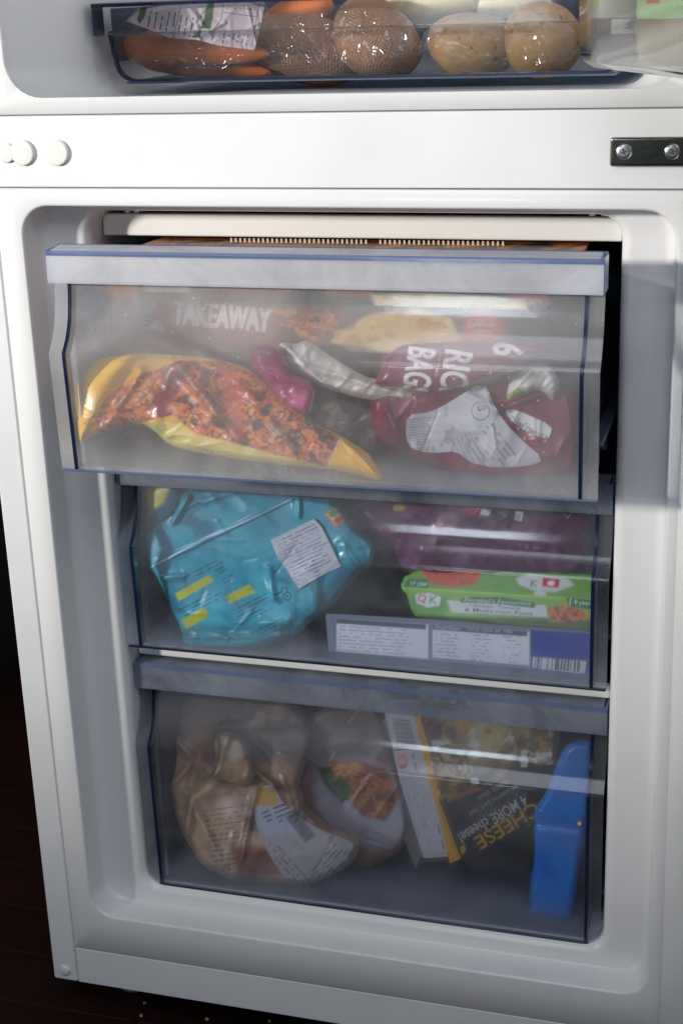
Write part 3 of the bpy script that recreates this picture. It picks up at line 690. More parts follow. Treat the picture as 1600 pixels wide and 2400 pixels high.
def carton_top(par):
    # printed lid with the torn perforation standing up like small teeth
    pl = []
    zt = 0.7975
    v = [(-.165, .02, zt), (.185, .02, zt), (.170, .30, zt), (-.150, .30, zt)]
    b = [(x, y, z - .004) for x, y, z in v]
    me = bpy.data.meshes.new('lid'); me.from_pydata(v + b, [], [(0, 1, 2, 3), (7, 6, 5, 4), (0, 4, 5, 1), (1, 5, 6, 2), (2, 6, 7, 3), (3, 7, 4, 0)]); me.update()
    m, nt, out = newmat('carton_lid_print'); L = nt.links; q = N(nt, 'ShaderNodeBsdfPrincipled'); L.new(q.outputs[0], out.inputs[0]); q.inputs['Roughness'].default_value = 0.4
    tc = N(nt, 'ShaderNodeTexCoord'); n = N(nt, 'ShaderNodeTexNoise'); n.inputs['Scale'].default_value = 22; n.inputs['Detail'].default_value = 5; L.new(tc.outputs['Object'], n.inputs['Vector'])
    L.new(ramp(nt, n.outputs[0], [(0.38, (.02, .012, .012)), (0.45, (.35, .11, .02)), (0.52, (.06, .02, .015)), (0.58, (.45, .17, .04)), (0.66, (.16, .01, .03))]), q.inputs['Base Color'])
    o = link('lid', me, m, par)
    v = []; f = []
    for i in range(58):
        if 30 <= i <= 31: continue
        x = -.095 + i * .0038; k = len(v); y = .045 
        v += [(x - .0009, y, zt + .0002), (x + .0009, y, zt + .0002), (x + .0006, y, zt + .0034), (x - .0006, y, zt + .0034), (x - .0009, y + .0008, zt + .0002), (x + .0009, y + .0008, zt + .0002), (x + .0006, y + .0008, zt + .0034), (x - .0006, y + .0008, zt + .0034)]
        f += [(k, k + 1, k + 2, k + 3), (k + 7, k + 6, k + 5, k + 4), (k, k + 4, k + 5, k + 1), (k + 1, k + 5, k + 6, k + 2), (k + 2, k + 6, k + 7, k + 3), (k + 3, k + 7, k + 4, k)]
    me = bpy.data.meshes.new('torn_perforation'); me.from_pydata(v, [], f); me.update(); link('torn_perforation', me, plastic('torn_card', (.55, .48, .40), .7), par)
carton_top(o)
# beige crumpled film of an opened pack
def p(cv):
    cv.blotch((225, 222, 214), 30, 0.5, 0.15, 5, 0.8); cv.blotch((150, 142, 132), 22, 0.62, 0.06, 8, 0.4)
    cv.line([(668, 806), (700, 850), (760, 900)], (238, 236, 230), 6, 0.8); cv.line([(730, 800), (790, 850), (850, 880)], (238, 236, 230), 5, 0.8)
o, _ = sheet('food_packet', [(652, 808), (664, 800), (690, 806), (722, 795), (755, 822), (800, 850), (850, 880), (905, 893), (985, 915), (1035, 905), (1025, 925), (978, 940), (930, 945), (850, 935), (770, 915), (714, 884), (670, 850)], (-0.006, 0.70, 0.1), p, (198, 190, 178), 0.008, 26, 0.004, 34, [(660, 805, 760, 905, 9, .004), (725, 798, 850, 880, 8, .005), (690, 850, 960, 930, 8, .003)], mat=M['bag'], seed=7, rc=(16, .0014))
tag(o, 'crumpled silvery beige film packet pushed between the magenta packet and rice bags', 'food packet')
def p(cv):
    cv.blotch((200, 180, 160), 34, 0.5, 0.15, 5, 0.8); cv.blotch((120, 60, 90), 30, 0.6, 0.08, 8, 0.5); cv.line([(770, 960), (880, 965)], (90, 86, 90), 2, .6); cv.rows(790, 975, 80, 8, 9, (90, 84, 90), 2, 3, .6, 3.5, .2, 40)
o, _ = sheet('food_packet', [(716, 985), (760, 925), (850, 930), (900, 950), (905, 1040), (880, 1075), (800, 1030), (745, 1010)], (0.012, 0.68, 0.15), p, (86, 74, 82), 0.008, 26, 0.005, 34, mat=M['bag'], seed=33, rc=(10, .0014))
tag(o, 'dim greyish packet with thin printed lines between the snack bag and rice bag', 'food packet')
# magenta pouch corner
def p(cv):
    cv.poly([(560, 800), (640, 800), (640, 850), (580, 850)], (110, 45, 90), 14, 0.7)
    cv.line([(740, 900), (724, 978)], (225, 205, 215), 3); cv.blotch((205, 90, 140), 26, 0.55, 0.1, 4, 0.6)
    cv.poly([(500, 880), (640, 900), (640, 960), (540, 960)], (50, 42, 44), 20, 0.5)
o, _ = sheet('food_pouch', [(585, 808), (655, 812), (668, 868), (741, 900), (725, 982), (663, 955), (628, 905), (606, 872), (590, 860)], (-0.020, 0.69, 0.1), p, (150, 22, 82), 0.008, 24, 0.005, 40, [(610, 868, 735, 905, 8, .003)], mat=M['bag'], seed=9, rc=(8, .0014))
tag(o, 'glossy magenta food pouch corner poking up beside the crisp orange vegetable bag', 'food pouch')
# maroon rice bag pack
def p(cv):
    cv.blotch((95, 12, 45), 60, 0.5, 0.2, 6, 0.6)
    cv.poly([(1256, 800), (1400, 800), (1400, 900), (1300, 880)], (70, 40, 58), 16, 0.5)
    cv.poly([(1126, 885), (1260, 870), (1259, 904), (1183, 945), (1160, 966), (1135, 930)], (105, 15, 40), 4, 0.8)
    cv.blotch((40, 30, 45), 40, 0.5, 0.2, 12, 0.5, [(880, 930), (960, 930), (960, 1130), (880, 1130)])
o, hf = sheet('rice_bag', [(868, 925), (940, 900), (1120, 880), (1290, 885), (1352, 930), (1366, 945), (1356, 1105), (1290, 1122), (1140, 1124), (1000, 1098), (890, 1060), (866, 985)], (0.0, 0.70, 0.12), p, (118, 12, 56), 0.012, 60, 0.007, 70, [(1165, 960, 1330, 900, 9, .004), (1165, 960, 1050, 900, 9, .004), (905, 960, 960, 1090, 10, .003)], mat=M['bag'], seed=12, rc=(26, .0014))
tag(o, 'maroon boil in the bag rice pack with white labels, lower of the two', 'rice bag', 'maroon rice bag packs')
RB = o
def p(cv):
    for i in range(19): cv.line([(946, 985 + i * 6.2), (1062, 972 + i * 6.2)], (120, 112, 118), 2.2 if i % 3 else 3.4, 0.8)
    cv.poly([(1050, 925), (1130, 890), (1170, 1010), (1080, 1012), (1046, 985)], (205, 205, 208), 6, 0.9)
    cv.line([(1126 + 21 * math.cos(a / 4), 963 + 21 * math.sin(a / 4)) for a in range(27)], (95, 95, 100), 2.2)
    cv.text('3', 1118, 952, 13, 20, (70, 70, 75), 80)
    cv.rows(1100, 1010, 150, 9, 11, (120, 118, 124), 63, 4, 0.8, 3, 0.4, 9)
    cv.rows(1150, 990, 120, 7, 12, (105, 103, 110), 52, 6, 0.8, 3.4, 0.45, 12)
    cv.blotch((215, 215, 218), 30, 0.55, 0.1, 3, 0.5)
sheet('label', [(953, 972), (1010, 966), (1060, 938), (1132, 893), (1166, 966), (1200, 1010), (1276, 1078), (1234, 1093), (1157, 1096), (1101, 1084), (1070, 1057), (1010, 1062), (968, 1055), (950, 1027)], (0.0, 0.70, 0.12), p, (176, 174, 178), lift=0.0016, back=0.0004, hf=hf, mat=M['matte'], parent=RB)
def p(cv):
    cv.rows(1195, 972, 60, 6, 6, (60, 60, 65), 25, 2, 0.7, 2.6, 0.3, 4)
    cv.text('5 010482 385', 1284, 1022, 82, 14, (50, 50, 55), 205)
sheet('label', [(1180, 960), (1210, 960), (1294, 998), (1286, 1030), (1244, 1018), (1200, 990)], (0.0, 0.70, 0.12), p, (214, 214, 212), lift=0.0012, back=0.0004, hf=hf, mat=M['matte'], parent=RB)
# second pack folded over it, with the big white words
def p(cv):
    cv.blotch((98, 10, 44), 50, 0.5, 0.2, 16, 0.5)
    for w_, x, y, l in (('BAGS', 957, 811, 112), ('RICE', 1043, 818, 116)):
        cv.bold(w_, x, y, l, 66, (240, 232, 230), 99, 1.1)
    cv.bold('6', 1156, 801, 28, 72, (240, 232, 230), 97, 1.2)
o, _ = sheet('rice_bag', [(876, 904), (888, 868), (902, 838), (938, 808), (1010, 803), (1080, 799), (1223, 800), (1262, 806), (1290, 820), (1240, 838), (1200, 862), (1165, 888), (1126, 895), (1060, 912), (1004, 920), (940, 908)], (-0.024, 0.72, 0.1), p, (122, 8, 60), 0.010, 34, 0.003, 60, [(1100, 905, 1290, 818, 10, .003), (900, 850, 1000, 915, 10, .002)], mat=M['bag'], seed=15, rc=(10, .0014))
tag(o, 'folded maroon rice pack with big sideways white words', 'rice bag', 'maroon rice bag packs')
def p(cv):
    cv.blotch((235, 233, 225), 30, 0.5, 0.15, 5, 0.8); cv.poly([(1180, 930), (1215, 905), (1235, 925), (1208, 945), (1180, 945)], (150, 165, 30), 4, 0.9)
o, _ = sheet('food_packet', [(1193, 889), (1249, 846), (1282, 852), (1310, 880), (1312, 920), (1300, 945), (1259, 912), (1226, 930), (1205, 940), (1183, 940)], (-0.012, 0.70, 0.1), p, (186, 180, 168), 0.008, 20, 0.006, 30, mat=M['bag'], seed=18, rc=(8, .0014))
tag(o, 'small pale crumpled packet with a lime green corner tucked under the folded rice pack', 'food packet')
# long yellow bag of orange vegetables / savoury pieces lying across the front
def p(cv):
    fd_ = [(219, 975), (252, 928), (318, 882), (420, 845), (520, 846), (600, 880), (680, 960), (796, 1026), (765, 1094), (640, 1064), (536, 1034), (459, 1018), (405, 972), (352, 985), (237, 1018)]
    cv.poly([(350, 985), (470, 1000), (640, 1050), (780, 1085), (760, 1120), (450, 1080), (340, 1040)], (226, 205, 110), 5)
    cv.food(fd_, [(60, 28, 18), (150, 62, 24), (200, 100, 40), (222, 138, 66), (190, 80, 34), (90, 35, 24), (228, 160, 92)], 20, 31, 1, 5, 1.15, 35)
    cv.blotch((45, 30, 28), 30, 0.62, 0.05, 44, 0.8, fd_)
    cv.poly([(345, 955), (372, 905), (425, 862), (440, 880), (410, 935), (380, 985)], (120, 22, 44), 12, 0.85)
    cv.poly([(372, 880), (440, 850), (455, 870), (400, 905)], (60, 50, 48), 12, 0.7)
    cv.poly([(505, 840), (520, 900), (545, 1035), (575, 1035), (560, 950), (600, 930), (570, 905), (530, 850)], (196, 92, 78), 10, 0.7)
    cv.poly([(236, 900), (300, 850), (410, 838), (380, 900), (330, 950), (250, 960)], (215, 150, 95), 26, 0.35)
    cv.poly([(440, 900), (500, 880), (540, 930), (530, 990), (480, 960)], (120, 70, 45), 16, 0.5)
    cv.poly([(600, 1000), (660, 985), (720, 1030), (690, 1055)], (95, 78, 62), 14, 0.6)
    cv.line([(219, 975), (240, 1018)], (200, 130, 110), 4, 0.7); cv.line([(797, 1026), (766, 1094)], (215, 180, 160), 4, 0.8)
    cv.ell(377, 1003, 14, 15, (150, 160, 70), 0, 0.3, 0.8)
    cv.text('750g', 470, 1062, 32, 12, (150, 130, 60), 8); cv.rows(508, 1056, 34, 2, 8, (150, 130, 60), 8, 2, 0.6, 3, 0.3, 4)
o, hf = sheet('snack_bag', [(181, 884), (192, 872), (240, 836), (330, 828), (430, 832), (520, 842), (590, 866), (650, 925), (720, 985), (798, 1020), (861, 1060), (884, 1092), (900, 1120), (890, 1130), (861, 1119), (800, 1104), (765, 1100), (592, 1082), (459, 1060), (398, 1044), (360, 1008), (330, 990), (280, 1003), (237, 1017), (179, 1040), (185, 970)], (-0.042, 0.64, 0.40), p, (226, 172, 28), 0.011, 46, 0.005, 52, [(245, 1005, 330, 870, 12, .004), (420, 860, 560, 1030, 14, .005), (181, 1036, 225, 980, 5, .003), (800, 1025, 890, 1120, 7, .004), (560, 900, 700, 1060, 10, .003), (190, 880, 192, 1000, 5, .003)], mat=M['bag'], seed=22, rc=(44, .0014))
tag(o, 'long yellow ended bag printed with orange pasta pieces along the front of the top drawer', 'snack bag')

# ------------------------------------------------------------------ food in the middle drawer
def p(cv):
    cv.blotch((10, 50, 60), 40, 0.5, 0.2, 3, 0.6)
    cv.poly([(340, 1140), (398, 1140), (385, 1175), (350, 1205)], (200, 185, 70), 10)
o, _ = sheet('food_bag', [(322, 1135), (420, 1128), (430, 1200), (350, 1260), (330, 1220)], (0.066, 0.55, 0.1), p, (20, 95, 110), 0.01, 30, 0.004, 40, mat=M['bag'], seed=4)
tag(o, 'yellow and dark green bag mostly hidden behind the turquoise bag', 'food bag')
def p(cv):
    cv.blotch((22, 104, 124), 120, 0.48, 0.15, 31, 0.8); cv.blotch((78, 190, 205), 70, 0.55, 0.12, 35, 0.6)
    cv.line([(345, 1334), (480, 1262), (600, 1212), (690, 1166)], (205, 226, 230), 4.5, 0.95)
    for q in ([(410, 1391), (488, 1348), (501, 1362), (419, 1409)], [(526, 1398), (584, 1369), (598, 1388), (539, 1415)], [(425, 1453), (478, 1424), (492, 1442), (437, 1475)]): cv.poly(q, (188, 190, 48), 3)
    cv.blotch((70, 130, 90), 14, 0.55, 0.1, 7, 0.5, [(526, 1398), (560, 1380), (560, 1412), (539, 1415)])
    for (x, y, wd, n_, s_) in ((440, 1347, 100, 2, 3), (520, 1358, 30, 2, 4), (420, 1428, 110, 3, 6), (545, 1430, 100, 5, 7), (600, 1478, 80, 4, 8), (500, 1338, 34, 2, 9)): cv.rows(x, y, wd, n_, 9, (20, 88, 102), -27, s_, 0.75, 3.4, 0.35, 7)
    # small line tractor
    for cx, cy, r in ((673, 1398, 9), (655, 1409, 6.5)):
        cv.line([(cx + r * math.cos(a / 3), cy + r * math.sin(a / 3)) for a in range(20)], (20, 60, 72), 2.4); cv.ell(cx, cy, 2.5, 2.5, (20, 60, 72))
    cv.line([(648, 1400), (646, 1392), (660, 1388), (660, 1378), (672, 1378), (675, 1388)], (20, 60, 72), 2.4); cv.line([(640, 1392), (646, 1408)], (20, 60, 72), 2.4)
    cv.poly([(758, 1203), (794, 1183), (815, 1221), (784, 1236)], (225, 120, 70), 2); cv.poly([(765, 1205), (792, 1190), (807, 1219), (785, 1228)], (222, 205, 170), 3)
    cv.ell(782, 1202, 13, 9, (95, 165, 70), -30, 0.3); cv.ell(792, 1218, 11, 7, (210, 85, 50), -25, 0.3)
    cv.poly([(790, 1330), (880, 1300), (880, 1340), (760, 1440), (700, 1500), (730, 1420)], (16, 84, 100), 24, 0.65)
    cv.poly([(418, 1478), (700, 1470), (640, 1500), (430, 1505)], (20, 98, 112), 14, 0.6); cv.poly([(470, 1508), (600, 1500), (590, 1516), (470, 1518)], (90, 190, 200), 6, 0.7)  # fold shade and its lit lower edge painted into the print
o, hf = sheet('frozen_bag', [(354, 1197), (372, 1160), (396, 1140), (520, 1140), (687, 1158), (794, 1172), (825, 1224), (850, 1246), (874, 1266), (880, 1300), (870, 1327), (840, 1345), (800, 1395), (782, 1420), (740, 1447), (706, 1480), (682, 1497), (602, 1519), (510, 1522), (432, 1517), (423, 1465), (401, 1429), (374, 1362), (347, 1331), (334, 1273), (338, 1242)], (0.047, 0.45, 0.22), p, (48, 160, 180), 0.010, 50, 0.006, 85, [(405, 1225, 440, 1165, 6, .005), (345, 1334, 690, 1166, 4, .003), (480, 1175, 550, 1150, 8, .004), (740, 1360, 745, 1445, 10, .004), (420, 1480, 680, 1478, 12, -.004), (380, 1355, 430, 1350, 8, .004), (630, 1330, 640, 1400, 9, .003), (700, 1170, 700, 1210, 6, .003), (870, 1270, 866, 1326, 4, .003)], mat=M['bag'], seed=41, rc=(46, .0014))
tag(o, 'turquoise frozen food bag with a white sticker filling the left of the middle drawer', 'frozen food bag')
def p(cv):
    cv.rows(650, 1268, 110, 12, 8.5, (110, 110, 118), -25, 5, 0.75, 3.2, 0.4, 8); cv.rows(668, 1325, 90, 7, 8.5, (60, 60, 66), -25, 12, 0.7, 3.0, 0.45, 7)
    cv.blotch((215, 216, 220), 30, 0.55, 0.1, 6, 0.4)
sheet('sticker', [(633, 1266), (736, 1216), (754, 1236), (780, 1288), (798, 1328), (748, 1352), (700, 1380), (672, 1336), (651, 1309)], (0.047, 0.45, 0.22), p, (206, 207, 212), lift=0.0026, back=0.0004, hf=lambda X, Y: hf(X, Y) + 0.0016 * np.sin((X + Y) / 19.0) * np.exp(-((Y - 1330) / 40) ** 2), mat=M['matte'], parent=o, rnd=0)
# purple bag at the back
def p(cv):
    cv.blotch((60, 30, 48), 90, 0.5, 0.15, 4, 0.7); cv.blotch((140, 90, 125), 60, 0.56, 0.12, 9, 0.6)
    cv.poly([(1150, 1160), (1420, 1180), (1420, 1212), (1150, 1206)], (40, 22, 28), 8, 0.7)
    for q in ([(1128, 1190), (1152, 1194), (1145, 1210), (1124, 1206)], [(1208, 1198), (1226, 1200), (1222, 1222), (1205, 1218)]): cv.poly(q, (205, 200, 200), 3)
    for k_ in range(3): cv.line([(1210 + k_ * 4, 1205), (1208 + k_ * 4, 1217)], (90, 80, 80), 1.6)
    cv.ell(1180, 1205, 14, 10, (110, 105, 108), 0, 0.3, 0.8); cv.ell(935, 1190, 14, 8, (175, 150, 50), 0, 0.4); cv.ell(1050, 1222, 26, 20, (205, 165, 175), 0, 0.7, 0.7)
    cv.poly([(1080, 1185), (1130, 1190), (1120, 1212), (1080, 1206)], (170, 30, 70), 8, 0.7)
    cv.line([(1310, 1190), (1330, 1215), (1345, 1190)], (170, 165, 165), 3, 0.7)
o, _ = sheet('food_bag', [(826, 1176), (1000, 1170), (1250, 1180), (1398, 1200), (1392, 1300), (1370, 1350), (1180, 1372), (960, 1350), (880, 1300), (840, 1240)], (0.092, 0.55, 0.15), p, (96, 42, 78), 0.018, 80, 0.010, 90, [(1040, 1230, 1300, 1300, 20, .006)], mat=M['bag'], seed=52, rc=(26, .0014))
tag(o, 'dusky purple food bag lying behind and above the green toddler meal tray', 'food bag')
# green sleeve tray
def p(cv):
    cv.poly([(900, 1376), (1400, 1404), (1400, 1330), (900, 1320)], (112, 165, 62), 3)
    cv.line([(944, 1377), (1393, 1408)], (168, 205, 84), 6, 0.9)
    cv.poly([(935, 1395), (1050, 1400), (1040, 1450), (960, 1445)], (86, 148, 50), 16, 0.8)
    cv.food([(980, 1328), (1128, 1336), (1118, 1368), (1060, 1378), (1004, 1368)], [(170, 60, 25), (215, 95, 40), (190, 75, 30)], 14, 3, 1, 5)
    cv.poly([(938, 1358), (1004, 1356), (1004, 1379), (945, 1376)], (40, 122, 45), 3); cv.text('1+ year', 962, 1374, 40, 13, (220, 230, 215), 3)
    cv.poly([(1208, 1356), (1240, 1344), (1330, 1356), (1345, 1372), (1300, 1388), (1255, 1386), (1215, 1370)], (214, 218, 210), 6)
    cv.poly([(1272, 1354), (1312, 1358), (1308, 1378), (1270, 1375)], (205, 30, 45), 3); cv.ell(1291, 1367, 9, 6, (240, 225, 225), 0, 0.3); cv.ell(1265, 1392, 15, 6, (214, 218, 210), 3, 0.3); cv.text('K', 1243, 1375, 16, 16, (90, 140, 90), 3)
    cv.poly([(1310, 1336), (1384, 1340), (1384, 1348), (1310, 1346)], (50, 105, 45), 5, 0.8)
    cv.poly([(972, 1394), (1005, 1389), (1033, 1400), (1030, 1420), (1002, 1424), (976, 1414)], (222, 224, 220), 3)
    cv.text('Q', 978, 1413, 20, 20, (205, 40, 60), 4); cv.text('K', 1006, 1415, 18, 18, (70, 150, 70), 4)
    cv.poly([(1046, 1407), (1278, 1419), (1284, 1447), (1060, 1436)], (214, 218, 214), 2)
    cv.poly([(1076, 1405), (1110, 1399), (1180, 1400), (1250, 1412), (1256, 1420), (1250, 1425), (1160, 1415), (1080, 1412)], (30, 112, 48), 2)
    cv.text("Annabel's Favourites", 1086, 1409, 158, 9, (205, 222, 205), 3.5); cv.text('Chicken, Tomato', 1098, 1423, 122, 8, (70, 85, 75), 3.5); cv.text('& Mushroom Pasta', 1088, 1433, 160, 9, (70, 85, 75), 3.5)
    cv.text('suitable for freezing', 1110, 1441, 100, 5, (110, 125, 115), 3.5)
    cv.poly([(1326, 1401), (1396, 1407), (1396, 1431), (1332, 1419)], (28, 112, 36), 2); cv.text('1+', 1334, 1417, 20, 14, (228, 236, 225), 4); cv.text('year', 1356, 1420, 28, 10, (228, 236, 225), 4)
    cv.food([(1283, 1424), (1330, 1418), (1360, 1428), (1384, 1448), (1340, 1462), (1290, 1456)], [(90, 40, 15), (205, 100, 35), (225, 140, 60), (150, 65, 25)], 9, 9, 1, 3)
    cv.poly([(960, 1444), (1282, 1449), (1290, 1458), (1400, 1452), (1400, 1490), (960, 1470)], (58, 74, 38), 8, 0.85)
o, _ = sheet('meal_tray', [(939, 1368), (947, 1352), (985, 1334), (1180, 1338), (1397, 1345), (1397, 1476), (1380, 1486), (1200, 1474), (975, 1446), (962, 1428), (952, 1392), (941, 1382)], (0.064, 0.50, 0.35), p, (132, 186, 66), 0.003, 12, 0.0, back=0.045, mat=M['card'], rnd=0, seed=5, step=1.4)
tag(o, 'green sleeved toddler pasta meal tray lying on the blue carton', 'meal tray')
# blue carton with nutrition table
def p(cv):
    cv.poly([(780, 1440), (1238, 1466), (1240, 1600), (780, 1560)], (128, 134, 155), 6, 0.8)
    for (a_, b_) in (((788, 1446), (1003, 1460)), ((1013, 1461), (1240, 1476))):
        (x0, y0), (x1, y1) = a_, b_
        cv.poly([(x0, y0 + 4), (x1, y1 + 4), (x1, y1 + 84), (x0, y0 + 80)], (226, 228, 232), 3)
        cv.poly([(x0, y0 + 4), (x1 - 5, y1 + 4), (x1 - 5, y1 + 16), (x0, y0 + 15)], (95, 100, 115), 2)
    cv.rows(796, 1466, 185, 8, 8, (150, 152, 164), 3.5, 3, 0.7, 3, 0.35, 9); cv.rows(1020, 1484, 60, 8, 8.3, (140, 142, 155), 3.5, 5, 0.7, 3, 0.3, 8); cv.rows(1105, 1487, 55, 8, 8.3, (140, 142, 155), 3.5, 9, 0.7, 3, 0.5, 6); cv.rows(1180, 1491, 48, 8, 8.3, (140, 142, 155), 3.5, 11, 0.7, 3, 0.5, 6)
    cv.text('Nutrition', 1020, 1474, 60, 9, (190, 192, 200), 4); cv.text('Typical values per 100g', 1090, 1479, 110, 9, (190, 192, 200), 4)
    cv.poly([(1244, 1476), (1400, 1486), (1400, 1600), (1244, 1590)], (34, 62, 158), 2)
    cv.poly([(1248, 1540), (1374, 1550), (1370, 1580), (1247, 1566)], (215, 216, 220), 1.5); cv.bars(1254, 1541, 106, 26, 4.5, 3, (70, 74, 90), 0.9, 2.6)
o, _ = sheet('frozen_carton', [(762, 1438), (1000, 1451), (1388, 1482), (1380, 1586), (1100, 1560), (770, 1530)], (0.052, 0.47, 0.0), p, (134, 138, 154), 0, 10, back=0.16, mat=M['card'], rnd=0, seed=6, step=1.4)
tag(o, 'blue frozen food carton with a white nutrition table on the floor of the middle drawer', 'carton')

# ------------------------------------------------------------------ food in the bottom drawer
def p(cv):
    cv.blotch((100, 66, 48), 100, 0.48, 0.2, 8, 0.8); cv.blotch((215, 185, 160), 60, 0.56, 0.1, 12, 0.5)
    cv.poly([(380, 1680), (430, 1640), (500, 1740), (470, 1800), (410, 1850), (375, 1800)], (205, 165, 140), 30, 0.5)
    cv.rows(478, 1900, 120, 14, 12, (80, 50, 38), -8, 4, 0.6, 3, 0.4, 8)
    cv.food([(540, 1980), (640, 1990), (660, 2050), (560, 2070)], [(120, 60, 30), (170, 90, 45), (100, 50, 30)], 30, 8, 1, 20, 1, 0)
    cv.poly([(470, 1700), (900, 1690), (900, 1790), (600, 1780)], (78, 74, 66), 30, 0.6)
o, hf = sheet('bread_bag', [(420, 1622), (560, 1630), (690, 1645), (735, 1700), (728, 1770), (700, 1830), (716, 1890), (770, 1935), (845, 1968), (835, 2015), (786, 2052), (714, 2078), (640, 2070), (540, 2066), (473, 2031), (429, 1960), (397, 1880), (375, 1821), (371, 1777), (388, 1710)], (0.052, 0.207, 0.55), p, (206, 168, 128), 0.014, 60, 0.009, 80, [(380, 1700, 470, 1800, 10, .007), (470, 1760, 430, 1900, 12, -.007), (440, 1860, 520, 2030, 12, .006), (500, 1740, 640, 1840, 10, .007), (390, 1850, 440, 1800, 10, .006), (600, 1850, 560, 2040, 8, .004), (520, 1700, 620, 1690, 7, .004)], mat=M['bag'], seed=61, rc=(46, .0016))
tag(o, 'crumpled brown paper and film bread bag slumped in the left of the bottom drawer', 'bread bag')
BB = o
def p(cv):
    cv.poly([(590, 1830), (650, 1860), (650, 1892), (596, 1905)], (205, 160, 70), 5); cv.poly([(590, 1890), (660, 1888), (720, 1950), (620, 1960)], (190, 196, 205), 8, 0.8)
    cv.rows(612, 1905, 90, 4, 11, (50, 48, 52), -22, 3, 0.8, 4.5, 0.35, 12); cv.rows(640, 1970, 160, 8, 11, (95, 86, 90), 48, 5, 0.7, 4, 0.45, 10); cv.rows(730, 2040, 100, 5, 10, (95, 88, 92), -48, 6, 0.6, 3.4, 0.4, 10)
    cv.poly([(690, 1900), (740, 1960), (715, 1975), (668, 1915)], (80, 76, 80), 6, 0.7)
sheet('label', [(596, 1850), (640, 1838), (660, 1880), (720, 1932), (839, 1980), (822, 2020), (786, 2048), (714, 2076), (674, 2068), (640, 2020), (610, 1965), (596, 1915)], (0.052, 0.207, 0.55), p, (186, 178, 172), lift=0.0010, back=0.0004, hf=hf, mat=M['matte'], parent=BB)
def p(cv):
    cv.blotch((190, 175, 150), 30, 0.5, 0.15, 4, 0.6)
o, _ = sheet('bread_roll', [(495, 1716), (540, 1712), (575, 1730), (592, 1775), (600, 1830), (575, 1845), (530, 1830), (490, 1826), (508, 1780)], (0.085, 0.32, 0.4), p, (165, 130, 92), 0.010, 28, 0.004, 30, [(540, 1715, 500, 1820, 8, .004)], mat=M['bag'], seed=64)
tag(o, 'tan bread roll in film resting on the brown bread bag', 'bread roll')
# ready meal sleeve with printed plate
def p(cv):
    cv.ell(850, 1880, 125, 95, (176, 168, 168), 40, 0.2); cv.ell(856, 1868, 95, 70, (170, 168, 178), 40, 0.1, 0.6)
    cv.food([(765, 1785), (830, 1780), (905, 1800), (935, 1870), (905, 1925), (850, 1915), (800, 1860)], [(90, 45, 25), (160, 85, 40), (190, 120, 60), (120, 70, 45), (140, 60, 45)], 26, 12, 1, 10)
    cv.food([(738, 1795), (790, 1800), (830, 1860), (800, 1885), (760, 1840)], [(40, 62, 34), (84, 106, 58), (50, 70, 40)], 16, 14, 1, 8)
    cv.food([(770, 1790), (840, 1785), (845, 1810), (790, 1825)], [(190, 100, 40), (215, 160, 90), (160, 70, 30)], 10, 15, 1, 5)
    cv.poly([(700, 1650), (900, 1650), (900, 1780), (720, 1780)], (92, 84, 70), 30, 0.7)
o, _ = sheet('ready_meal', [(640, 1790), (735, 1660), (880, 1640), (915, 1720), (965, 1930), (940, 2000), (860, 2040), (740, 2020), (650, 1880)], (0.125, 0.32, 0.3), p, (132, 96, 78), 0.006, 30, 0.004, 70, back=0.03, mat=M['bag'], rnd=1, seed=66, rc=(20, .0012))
tag(o, 'ready meal sleeve printed with a white plate of food behind the brown bag', 'ready meal')
BB.location.y -= 0.0
def p(cv):
    cv.blotch((128, 122, 112), 60, 0.5, 0.2, 3, 0.6)
o, _ = sheet('folded_card', [(834, 1716), (870, 1700), (915, 1682), (950, 1820), (990, 1990), (975, 2040), (930, 1930), (900, 1800), (880, 1785)], (0.120, 0.32, 0.3), p, (104, 98, 92), 0, 10, back=0.002, mat=M['matte'], rnd=0, seed=68)
tag(o, 'grey folded card flap standing just left of the white and yellow carton spine', 'card')
# black carton with cheese lettering, its spine white and yellow
def p(cv):
    fd_ = [(960, 1600), (1300, 1640), (1292, 1790), (1220, 1800), (1150, 1838), (1115, 1848), (1060, 1866), (1030, 1874), (990, 1800)]
    cv.food(fd_, [(60, 40, 26), (110, 74, 44), (140, 112, 66), (172, 146, 74), (120, 84, 50), (100, 60, 36), (168, 152, 110)], 44, 71, 1, 8)
    cv.ell(1130, 1720, 46, 80, (205, 200, 150), 15, 0.9, 0.6); cv.ell(1185, 1710, 60, 36, (190, 160, 50), -20, 0.6, 0.5); cv.ell(1090, 1700, 26, 30, (196, 130, 40), 0, 0.6, 0.6)
    cv.blotch((70, 80, 40), 26, 0.63, 0.06, 75, 0.7, fd_); cv.blotch((215, 214, 200), 30, 0.64, 0.05, 79, 0.7, fd_)
    cv.poly([(1040, 1868), (1120, 1846), (1136, 1850), (1100, 1862), (1050, 1880)], (170, 110, 60), 5, 0.6)
    A = 149
    cv.text('LOADED WITH', 1232, 1836, 134, 22, (96, 96, 92), A, 0.7)
    cv.text('4 MORE cheese!', 1226, 1862, 182, 27, (186, 180, 166), A, 0.95)
    cv.text('Monterey Jack and', 1206, 1836, 128, 15, (150, 146, 136), A, 0.9); cv.text('tomato sauce.', 1186, 1826, 84, 14, (140, 136, 126), A, 0.9)
    cv.text('CHEESE', 1252, 1878, 168, 34, (196, 150, 40), A, 0.95)
    cv.rows(1100, 1985, 110, 4, 10, (60, 62, 90), -14, 3, 0.5, 2.5, 0.3, 14)
    cv.poly([(1078, 1985), (1088, 1980), (1092, 1996), (1082, 2004)], (190, 150, 40), 3)
